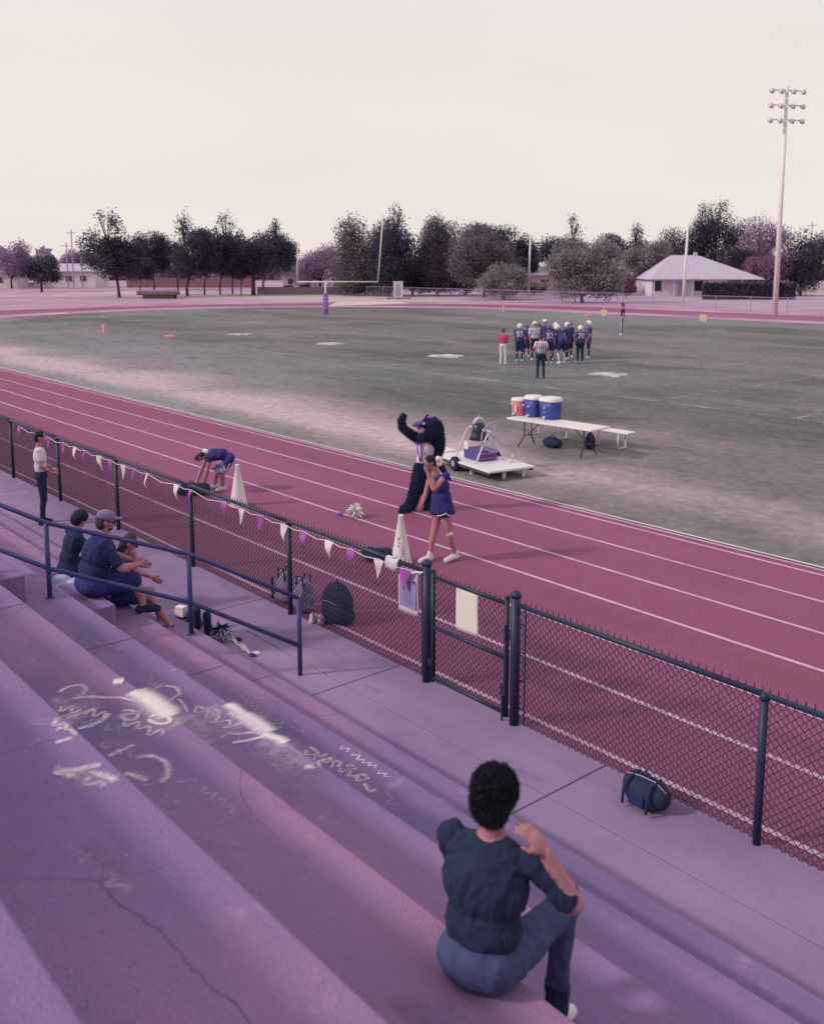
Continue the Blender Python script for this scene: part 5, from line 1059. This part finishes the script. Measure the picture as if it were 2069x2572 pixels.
# ------------------------------------------------------------------ trees
def leafmat(name, a, b_, sc_=.45):
    m = bpy.data.materials.new(name); m.use_nodes = True; t = m.node_tree; p = t.nodes['Principled BSDF']; p.inputs['Roughness'].default_value = .8; p.inputs['Specular IOR Level'].default_value = .1
    pos = N(t, 'ShaderNodeNewGeometry').outputs['Position']; n = N(t, 'ShaderNodeTexNoise'); n.inputs['Scale'].default_value = sc_; n.inputs['Detail'].default_value = 3; t.links.new(pos, n.inputs[0])
    wn = N(t, 'ShaderNodeTexNoise'); wn.inputs['Scale'].default_value = 1.3; t.links.new(pos, wn.inputs[0])
    ad = N(t, 'ShaderNodeMath', operation='ADD'); t.links.new(n.outputs[0], ad.inputs[0]); t.links.new(wn.outputs[0], ad.inputs[1])
    r = N(t, 'ShaderNodeMapRange'); r.inputs[1].default_value = .8; r.inputs[2].default_value = 1.2; t.links.new(ad.outputs[0], r.inputs[0])
    q = N(t, 'ShaderNodeMix', data_type='RGBA'); q.inputs[6].default_value = (*a, 1); q.inputs[7].default_value = (*b_, 1); t.links.new(r.outputs[0], q.inputs[0]); t.links.new(q.outputs[2], p.inputs['Base Color'])
    tl_ = N(t, 'ShaderNodeBsdfTranslucent'); t.links.new(q.outputs[2], tl_.inputs[0]); ms = N(t, 'ShaderNodeMixShader'); ms.inputs[0].default_value = .45
    t.links.new(p.outputs[0], ms.inputs[1]); t.links.new(tl_.outputs[0], ms.inputs[2]); t.links.new(ms.outputs[0], t.nodes['Material Output'].inputs[0])
    MATS[name] = m; return m
L_dark = leafmat('leaves_dark', (.052, .050, .098), (.135, .11, .165))
L_mid = leafmat('leaves_mid', (.125, .105, .15), (.29, .235, .27))
L_pale = leafmat('leaves_pale', (.20, .175, .205), (.41, .36, .37))
L_lil = leafmat('leaves_lilac', (.26, .17, .31), (.44, .32, .46))
L_red = leafmat('leaves_reddish', (.22, .10, .20), (.40, .21, .34))
def tree(label, lm, tx, by, x0, x1, yt, yb, n=5200, spire=None, name='tree', cat='tree', lf=.29, dens=1.0, group='trees beyond the far end of the track', trunkr=.2):
    q = G(tx, by); m = ppm(q); r = thing(name, label, cat, q, VIEW, group); rd = random.Random(int(tx * 7 + yt))
    g = np.random.default_rng(int(tx * 3 + x0))
    h = lambda y: (665 - y) / m + CAMZ
    cx0, cx1, zt, zb = (x0 - tx) / m, (x1 - tx) / m, h(yt), max(.2, h(yb)); cx, cz, rx, rz = (cx0 + cx1) / 2, (zt + zb) / 2, (cx1 - cx0) / 2 * 1.2, (zt - zb) / 2; ry = min(rx, 3.2)
    blobs = []
    for i in range(17):
        a = rd.uniform(0, 6.28); e_ = rd.uniform(-.8, .8); rr = math.sqrt(max(0, 1 - e_ ** 4)) * rd.uniform(.45, .82)
        s = rd.uniform(.36, .54); blobs.append((cx + rx * rr * math.cos(a), ry * rr * math.sin(a), cz + rz * e_ * .72, rx * s, ry * s, rz * s * 1.0))
    blobs.append((cx, 0, cz - rz * .12, rx * .86, ry * .8, rz * .74)); sparse = []
    if spire: sx0, sx1, sy = spire; sparse = [((sx0 + sx1) / 2 / m - tx / m, 0, (h(sy) + zt) / 2 - .2, (sx1 - sx0) / 2 / m, 1.2, (h(sy) - zt) / 2 + .6)]
    pts = []
    vol = np.array([b_[3] * b_[4] * b_[5] for b_ in blobs]) ** .67; cnt = (vol / vol.sum() * n * dens * 2.3).astype(int)
    for b_, c_ in zip(blobs, cnt):
        d = g.normal(size=(c_, 3)); d /= np.linalg.norm(d, axis=1)[:, None]; rad = g.random(c_)[:, None] ** .45 * (1 + g.normal(size=(c_, 1)) * .10)
        pts.append(d * rad * np.array(b_[3:]) + np.array(b_[:3]))
    for b_ in sparse:
        for _ in range(14):
            f_ = g.random(); cc = np.array(b_[:3]) + np.array([(g.random() - .5) * 2 * b_[3] * (1.05 - f_ * .55), (g.random() - .5) * 1.5, (f_ * 2 - 1.25) * b_[5]]); k_ = int(n * .009 * (1.15 - f_)) + 8; pts.append(cc + g.normal(size=(k_, 3)) * np.array([.5, .5, .75]) * (1.05 - .45 * f_))
    P_ = np.concatenate(pts); P_[:, 2] = np.maximum(P_[:, 2], .1); k_ = len(P_); s = lf * (.6 + g.random(k_) * .8)
    u = g.normal(size=(k_, 3)); u /= np.linalg.norm(u, axis=1)[:, None]; v = np.cross(u, g.normal(size=(k_, 3))); v /= np.linalg.norm(v, axis=1)[:, None]
    V = np.stack([P_ + u * s[:, None] * .5, P_ + v * s[:, None] * .32, P_ - u * s[:, None] * .5, P_ - v * s[:, None] * .32], 1).reshape(-1, 3)
    me = bpy.data.meshes.new('crown'); me.vertices.add(len(V)); me.vertices.foreach_set('co', V.ravel()); me.loops.add(len(V)); me.loops.foreach_set('vertex_index', np.arange(len(V), dtype=np.int32)); me.polygons.add(k_)
    me.polygons.foreach_set('loop_start', np.arange(0, len(V), 4, dtype=np.int32)); me.polygons.foreach_set('loop_total', np.full(k_, 4, dtype=np.int32)); me.update(); me.materials.append(lm)
    link(bpy.data.objects.new('crown', me), r)
    b = MB(); fork = max(zb * .9, zb + rz * .15); b.tube([(0, 0, -.2), (rd.uniform(-.1, .1), 0, fork * .5), (cx * .25, 0, fork)], [trunkr * 1.3, trunkr, trunkr * .8], 8)
    for bb in blobs[:9]:
        a = Vector((cx * .25, 0, fork)); e_ = Vector(bb[:3]); md = a.lerp(e_, .5) + Vector((0, 0, -.2)); b.tube([a, md, e_], [trunkr * .55, trunkr * .33, .03], 5)
    for bb in sparse:
        for _ in range(6): e_ = Vector((bb[0] + rd.uniform(-1, 1) * bb[3] * .8, rd.uniform(-.5, .5), bb[2] + rd.uniform(-.2, 1) * bb[5])); a = Vector((bb[0], 0, zt - rz * .7)); b.tube([a, a.lerp(e_, .6), e_], [.09, .05, .02], 4)
    b.build('trunk', M_bark, r, smooth=True); return r
tree('dark tree with ragged bare top, leftmost of the front row', L_dark, 300, 747, 222, 342, 568, 706, 6500, spire=(244, 312, 526))
tree('low dark tree second from the left in the row, slim trunk', L_dark, 387, 727, 332, 418, 578, 698, trunkr=.14)
tree('small dark tree third from the left behind the brick wall gap', L_dark, 447, 727, 405, 472, 590, 700, 4200, trunkr=.14)
tree('dark tree with a feathery spike and straight trunk, fourth in the left row', L_dark, 471, 743, 447, 538, 568, 706, spire=(452, 484, 540))
tree('dark rounded tree fifth in the left row, thin trunk', L_dark, 514, 740, 495, 552, 572, 702, 3800, trunkr=.12)
tree('tree with an open airy top sixth in the left row', L_dark, 553, 740, 533, 612, 578, 702, spire=(538, 606, 540), trunkr=.12)
tree('narrow dark tree seventh in the left row', L_dark, 584, 738, 566, 620, 574, 700, 3800, trunkr=.12)
tree('dark tree with the thickest trunk, eighth in the left row', L_dark, 636, 741, 604, 678, 572, 700, trunkr=.3)
tree('broad dark tree at the right end of the left row, leaning trunk', L_dark, 662, 731, 664, 744, 578, 694, spire=(686, 704, 562))
tree('pale lilac bare looking tree right behind the goal post', L_lil, 805, 737, 748, 868, 604, 712, 5000, dens=.8)
tree('largest dark tree standing between the goal post uprights', L_mid, 920, 742, 848, 995, 534, 738, 9500)
tree('dark irregular tree touching the right upright of the goal post', L_dark, 975, 744, 930, 1048, 566, 738, 6500, spire=(966, 1014, 512))
tree('low dark bushy tree behind the white cabinet', L_dark, 1035, 741, 1006, 1086, 640, 738, 3800)
tree('tall conical grey violet tree left of centre skyline gap', L_mid, 1098, 742, 1046, 1150, 536, 738, 7500)
tree('wide mottled tree with dark top right of the conical one', L_mid, 1215, 747, 1138, 1302, 566, 744, 9500)
tree('dark crown showing over the wide mottled tree', L_dark, 1262, 736, 1180, 1316, 560, 660, 4500)
tree('dark narrow tree just left of the shortest pale pole', L_dark, 1312, 736, 1288, 1345, 584, 715, 3200)
tree('loose pale bush at the foot of the wide mottled tree', L_pale, 1265, 752, 1214, 1318, 660, 751, 3800, name='bush', cat='bush')
tree('dark tree with a pointed tuft behind the greenish bush', L_dark, 1408, 731, 1352, 1464, 584, 690, 5200, spire=(1424, 1450, 548))
tree('large rounded greenish grey bush tree behind the huddle', L_pale, 1460, 760, 1374, 1546, 598, 757, 9500)
tree('low dark tree on the skyline between the greenish bush and pale tree', L_dark, 1560, 731, 1508, 1618, 584, 672, 4600, spire=(1580, 1606, 572))
tree('pale mottled tree left of the white house', L_pale, 1612, 739, 1564, 1668, 592, 700, 5200)
tree('small reddish brown tree beside the white house driveway', L_red, 1572, 748, 1552, 1592, 690, 742, 1800, trunkr=.08)
tree('dark tree rising right behind the left end of the white house', L_dark, 1705, 729, 1650, 1762, 574, 722, 6500)
tree('tallest dark tree on the right, above the white house roof', L_dark, 1790, 729, 1738, 1840, 528, 700, 6500, spire=(1748, 1826, 514))
tree('dark low tree filling the gap right of the tallest one', L_dark, 1865, 731, 1818, 1935, 618, 722, 6500)
tree('hazy lilac tree high on the right edge skyline', L_lil, 1900, 727, 1832, 1975, 538, 660, 5200, dens=.75)
tree('reddish violet tree above the dark hedge at right', L_red, 1930, 742, 1886, 1976, 630, 722, 3800)
tree('dark tree beyond the floodlight pole', L_dark, 2010, 742, 1950, 2085, 580, 735, 6000)
tree('distant low violet tree at the far left above the white building', L_lil, 196, 716, 160, 232, 626, 690, 2600, lf=.4)
tree('small dark tree at the left edge of the lawn', L_dark, 105, 733, 62, 147, 640, 712, 3600)
tree('pale tree standing far left behind the small dark tree', L_lil, 30, 724, -20, 80, 600, 706, 3600)
for lab, tx_, x0_, x1_, yt_, lm_ in (('low violet green bush at the left foot of the largest dark tree', 868, 838, 900, 690, L_mid), ('low dark bush at the right foot of the largest dark tree', 940, 902, 984, 680, L_dark),
        ('spreading low bush at the foot of the conical tree', 1095, 1050, 1142, 672, L_mid), ('dense low bush left under the wide mottled tree', 1172, 1138, 1216, 664, L_mid), ('small pale bush beside the shortest pale pole', 1340, 1312, 1372, 706, L_pale),
        ('mottled low bush between the greenish bush tree and the reddish tree', 1540, 1508, 1566, 684, L_mid), ('dark filler bush behind the leftmost ragged tree', 352, 330, 392, 640, L_dark), ('dark filler bush behind the thickest trunk of the left row', 606, 580, 640, 630, L_dark)):
    tree(lab, lm_, tx_, 741, x0_, x1_, yt_, 742 if tx_ > 700 else 704, 3000, name='bush', cat='bush', trunkr=.08)
b = MB(); r = thing('hedge', 'dark clipped hedge running right from the white house carport', 'hedge', G(1880, 752), VIEW)
k_ = 5200; g = np.random.default_rng(5); P_ = np.stack([(g.random(k_) - .5) * 12.5, (g.random(k_) - .5) * 1.2, .1 + g.random(k_) ** .8 * (2.0 + .3 * np.sin(g.random(k_) * 9))], 1); u = g.normal(size=(k_, 3)) * .15; v = g.normal(size=(k_, 3)) * .12
V = np.stack([P_ + u, P_ + v, P_ - u, P_ - v], 1).reshape(-1, 3); me = bpy.data.meshes.new('foliage'); me.from_pydata(V.tolist(), [], np.arange(len(V)).reshape(-1, 4).tolist()); me.materials.append(L_dark); link(bpy.data.objects.new('foliage', me), r)
MB().box((0, 0, .8), (12.2, .8, 1.5)).build('hedge_core', M_bark, r)
# far-off wood closing the horizon
k_ = 26000; g = np.random.default_rng(11); aa = g.random(k_); pxs = -500 + aa * 3200; dist = 300 + g.random(k_) * 60
hgt = 5.5 + 3.0 * np.sin(pxs * .021) + 2.2 * np.sin(pxs * .053 + 1) + 1.2 * np.sin(pxs * .11); zz = g.random(k_) ** .9 * np.maximum(hgt, 2.5)
uu = (pxs - PX) / FPX; P_ = np.stack([(FH.x + RH.x * uu) * dist, (FH.y + RH.y * uu) * dist, zz], 1); u = g.normal(size=(k_, 3)) * .9; v = g.normal(size=(k_, 3)) * .7
V = np.stack([P_ + u, P_ + v, P_ - u, P_ - v], 1).reshape(-1, 3); me = bpy.data.meshes.new('far_woods'); me.from_pydata(V.tolist(), [], np.arange(len(V)).reshape(-1, 4).tolist()); me.materials.append(L_lil)
tag(link(bpy.data.objects.new('far_woods', me)), 'far hazy violet line of woods along the horizon', 'woods', kind='stuff')

# ------------------------------------------------------------------ houses, cars, walls, far fence
M_roof = mat('pale_roof', (.50, .43, .56), .8, .12, 1.5); M_wallw = mat('white_wall', (.66, .58, .64), .85, .06, 1); M_wallp = mat('pink_wall', (.52, .30, .34), .9, .1, 1); M_vgrey = mat('violet_grey', (.34, .25, .42), .8)  # last one: plain violet grey for the far fence and utility poles
def win(b0, w_, h_, z, y, parent, x):
    f = MB().box((x, y - .03, z), (w_ + .16, .06, h_ + .16)).build('window', M_whitem, parent); MB().box((x, y - .07, z), (w_, .03, h_)).build('pane', M_glass, f)
def hip(x0, x1, y0, y1, z0, z1, rx0, rx1, ov=.5):
    x0 -= ov; x1 += ov; y0 -= ov; y1 += ov; ym = (y0 + y1) / 2; b = MB()
    v = [(x0, y0, z0), (x1, y0, z0), (x1, y1, z0), (x0, y1, z0), (rx0, ym, z1), (rx1, ym, z1)]; v2 = [(a, b_, c_ - .16) for a, b_, c_ in v[:4]]
    b._add(v + v2, [(0, 1, 5, 4), (1, 2, 5), (2, 3, 4, 5), (3, 0, 4), (0, 6, 7, 1), (1, 7, 8, 2), (2, 8, 9, 3), (3, 9, 6, 0), (6, 9, 8, 7)]); return b
h1 = thing('house', 'white single storey house with wide pale hipped roof on the right', 'house', G(1773, 744), VIEW)
MB().box((-3.9, 4.6, 1.3), (8.2, 7.0, 2.6)).build('wall', M_wallw, h1); MB().box((1.6, 4.2, 1.3), (2.75, 8.0, 2.6)).build('wall', M_lilac if False else M_wallw, h1); MB().box((5.5, 7.0, 1.3), (5.0, 3.0, 2.6)).build('wall', M_wallw, h1)
hip(-8.0, 8.0, .0, 9.2, 2.66, 6.2, -4.4, -.2, .55).build('roof', M_roof, h1); MB().box((-.6, 4.6, 6.3), (.5, .5, .7)).build('chimney', M_roof, h1)
for x in (-7.2, -.9): win(0, 1.3, 1.5, 1.55, 1.1, h1, x)
MB().box((-3.6, 1.07, 1.05), (.95, .06, 2.1)).build('door', M_lilac, h1)
for x in (-7.9, -4.9, -2.1, -.2, 3.1, 5.4, 7.9): MB().box((x, .1, 1.28), (.14, .14, 2.56)).build('porch_post', M_wallw, h1)
for x in (3.9, 6.3): win(0, 1.0, 1.0, 1.7, 5.5, h1, x)
h2 = thing('house', 'house with steep pale roof half hidden between two trees', 'house', G(1545, 738), VIEW + R(28)); MB().box((0, 5, 1.6), (9, 6, 3.2)).build('wall', M_wallp, h2)
b = MB(); b._add([(-5, 1.4, 3.1), (5, 1.4, 3.1), (5, 8.6, 3.1), (-5, 8.6, 3.1), (-5, 5, 6.3), (5, 5, 6.3)], [(0, 1, 5, 4), (2, 3, 4, 5), (0, 4, 3), (1, 2, 5), (0, 3, 2, 1)]); b.build('roof', M_roof, h2); win(0, 1.2, 1.2, 1.7, 2.0, h2, -2); win(0, 1.2, 1.2, 1.7, 2.0, h2, 2.2)
h3 = thing('house', 'low pink walled house with flat pale roof behind the shortest pole', 'house', G(1345, 737), VIEW); MB().box((0, 4, 1.55), (7.5, 6, 3.1)).build('wall', M_wallp, h3); hip(-3.75, 3.75, 1, 7, 3.15, 4.6, -1.5, 1.5).build('roof', M_roof, h3); win(0, 1.4, 1.3, 1.7, 1.0, h3, 1.6); win(0, 1, 1.2, 1.7, 1.0, h3, -2.2)
h4 = thing('house', 'pale gabled house seen left of the goal post behind parked cars', 'house', G(742, 731), VIEW - R(15)); MB().box((0, 6, 1.6), (6.6, 8, 3.2)).build('wall', M_lilac, h4)
b = MB(); b._add([(-3.7, 1.6, 3.1), (3.7, 1.6, 3.1), (3.7, 10.4, 3.1), (-3.7, 10.4, 3.1), (0, 1.6, 5.6), (0, 10.4, 5.6)], [(0, 1, 4), (1, 2, 5, 4), (2, 3, 5), (3, 0, 4, 5), (0, 3, 2, 1)]); b.build('roof', M_roof, h4); win(0, 1.1, 1.1, 1.7, 2.0, h4, -1.7); win(0, 1.1, 1.1, 1.7, 2.0, h4, 1.7)
h5 = thing('building', 'long white building with a low roof at the far left', 'building', G(184, 722), VIEW); MB().box((-2, 5, 1.7), (13, 9, 3.4)).build('wall', M_wallw, h5); hip(-8.5, 4.5, .5, 9.5, 3.45, 5.0, -5.5, 1.5).build('roof', M_roof, h5)
for x in (-6.8, -4, -1, 2): win(0, 1.3, 1.1, 1.9, .5, h5, x)
h6 = thing('building', 'small white shed beyond the left end of the lawn', 'building', G(-5, 724), VIEW); MB().box((0, 4, 1.6), (7, 6, 3.2)).build('wall', M_wallw, h6); hip(-3.5, 3.5, 1, 7, 3.25, 4.7, -1.5, 1.5).build('roof', M_roof, h6); win(0, 1.2, 1.2, 1.7, 1.0, h6, 0)
def car(label, px, py, L, bodym):
    r = thing('parked_car', label, 'car', G(px, py), VIEW, 'cars parked beyond the lawn'); hl = L / 2
    prof = [(-hl, .35), (-hl, .8), (-hl * .85, .95), (-hl * .5, 1.0), (-hl * .28, 1.42), (hl * .45, 1.45), (hl * .78, 1.0), (hl, .9), (hl, .35)]
    MB().slab([(x, -.85, z) for x, z in prof], (0, 1.7, 0)).build('body', bodym, r, bevel=.06)
    MB().slab([(x, -.87, z) for x, z in ((-hl * .44, 1.03), (-hl * .26, 1.35), (hl * .42, 1.38), (hl * .66, 1.03))], (0, .03, 0)).build('side_window', M_glass, r)
    for x in (-hl * .62, hl * .62):
        for y in (-.8, .8): MB().lathe([(.32, -.1), (.32, .1)], (x, y, .32), 16, Matrix.Rotation(R(90), 3, 'X')).build('wheel', M_rubber, r)
car('white parked car left of the goal post base, nearer the dark trees', 724, 736, 3.6, M_whitem); car('violet grey parked car just left of the goal post upright', 765, 736, 3.9, mat('car_violet', (.12, .09, .24), .35, .05))
# low brown boards left of the goal post; red-brown wall behind the left trees
def board_wall(label, pxa, pxb, py, ht, m, wd, name='board_fence', cat='fence', piece='board'):
    a, c_ = G(pxa, py), G(pxb, py); L = (c_ - a).length; d = (c_ - a) / L; r = thing(name, label, cat, a, math.atan2(d.y, d.x)); n_ = int(L / wd)
    me = MB().box((0, 0, 0), (wd - .04, .05, ht)).mesh(piece, m)
    for i in range(n_): o = link(bpy.data.objects.new(piece, me), r); o.location = ((i + .5) * wd, random.uniform(-.015, .015), ht / 2 + random.uniform(-.03, .03))
    MB().box((L / 2, .06, ht * .5), (L, .04, ht * .92)).build('backing_rail', m, r); return r
board_wall('low violet brown board fence left and right of the goal post base', 646, 985, 739, 1.2, mat('faded_board', (.30, .20, .28), .9, .2), .55)
board_wall('long low red brown panel wall behind the left row of trees', 318, 640, 722, 2.0, M_brick, 1.1, 'panel_wall', 'wall', 'panel')
board_wall('dark low board fence in front of the white building at far left', 60, 236, 720, 1.0, M_wood, .6)
board_wall('dark tall board fence under the house carport', 1826, 1965, 749, 1.9, mat('dark_boards', (.06, .035, .07), .9, .2), .4)
ff_ = thing('far_fence', 'thin grey chain link fence along the far side of the track', 'fence', (0, 0, 0)); xs = [-118 + 4 * i for i in range(34)]
pmf = MB().tube([(0, 0, 0), (0, 0, 1.5)], .035, 6).mesh('post', M_vgrey)
for x in xs: o = link(bpy.data.objects.new('post', pmf), ff_); o.location = (x, 90.5, 0)
MB().tube([(xs[0], 90.5, 1.5), (xs[-1], 90.5, 1.5)], .03, 6).build('top_rail', M_vgrey, ff_)
b = MB()
for i in range(1, 9): b.tube([(xs[0], 90.52, i * .17), (xs[-1], 90.52, i * .17)], .006, 3)
for i in range(int((xs[-1] - xs[0]) / .3)): b.tube([(xs[0] + i * .3, 90.52, .05), (xs[0] + i * .3 + .15, 90.52, 1.5)], .006, 3)
b.build('wire_mesh', M_vgrey, ff_)
for px, top in ((186, 578), (172, 610), (208, 612), (2030, 560)):
    q = G(px, 724); m_ = ppm(q); r = thing('utility_pole', {186: 'tallest thin utility pole at the far left skyline', 172: 'shorter utility pole just left of the tallest thin one', 208: 'shorter utility pole just right of the tallest thin one', 2030: 'utility pole beyond the floodlight pole at right'}[px], 'pole', q, VIEW)
    H_ = (665 - top) / m_ + CAMZ; MB().tube([(0, 0, 0), (0, 0, H_)], [.14, .10], 6).build('shaft', M_vgrey, r); MB().box((0, 0, H_ - .7), (2.0, .1, .12)).build('crossarm', M_vgrey, r)
bpy.context.view_layer.update()
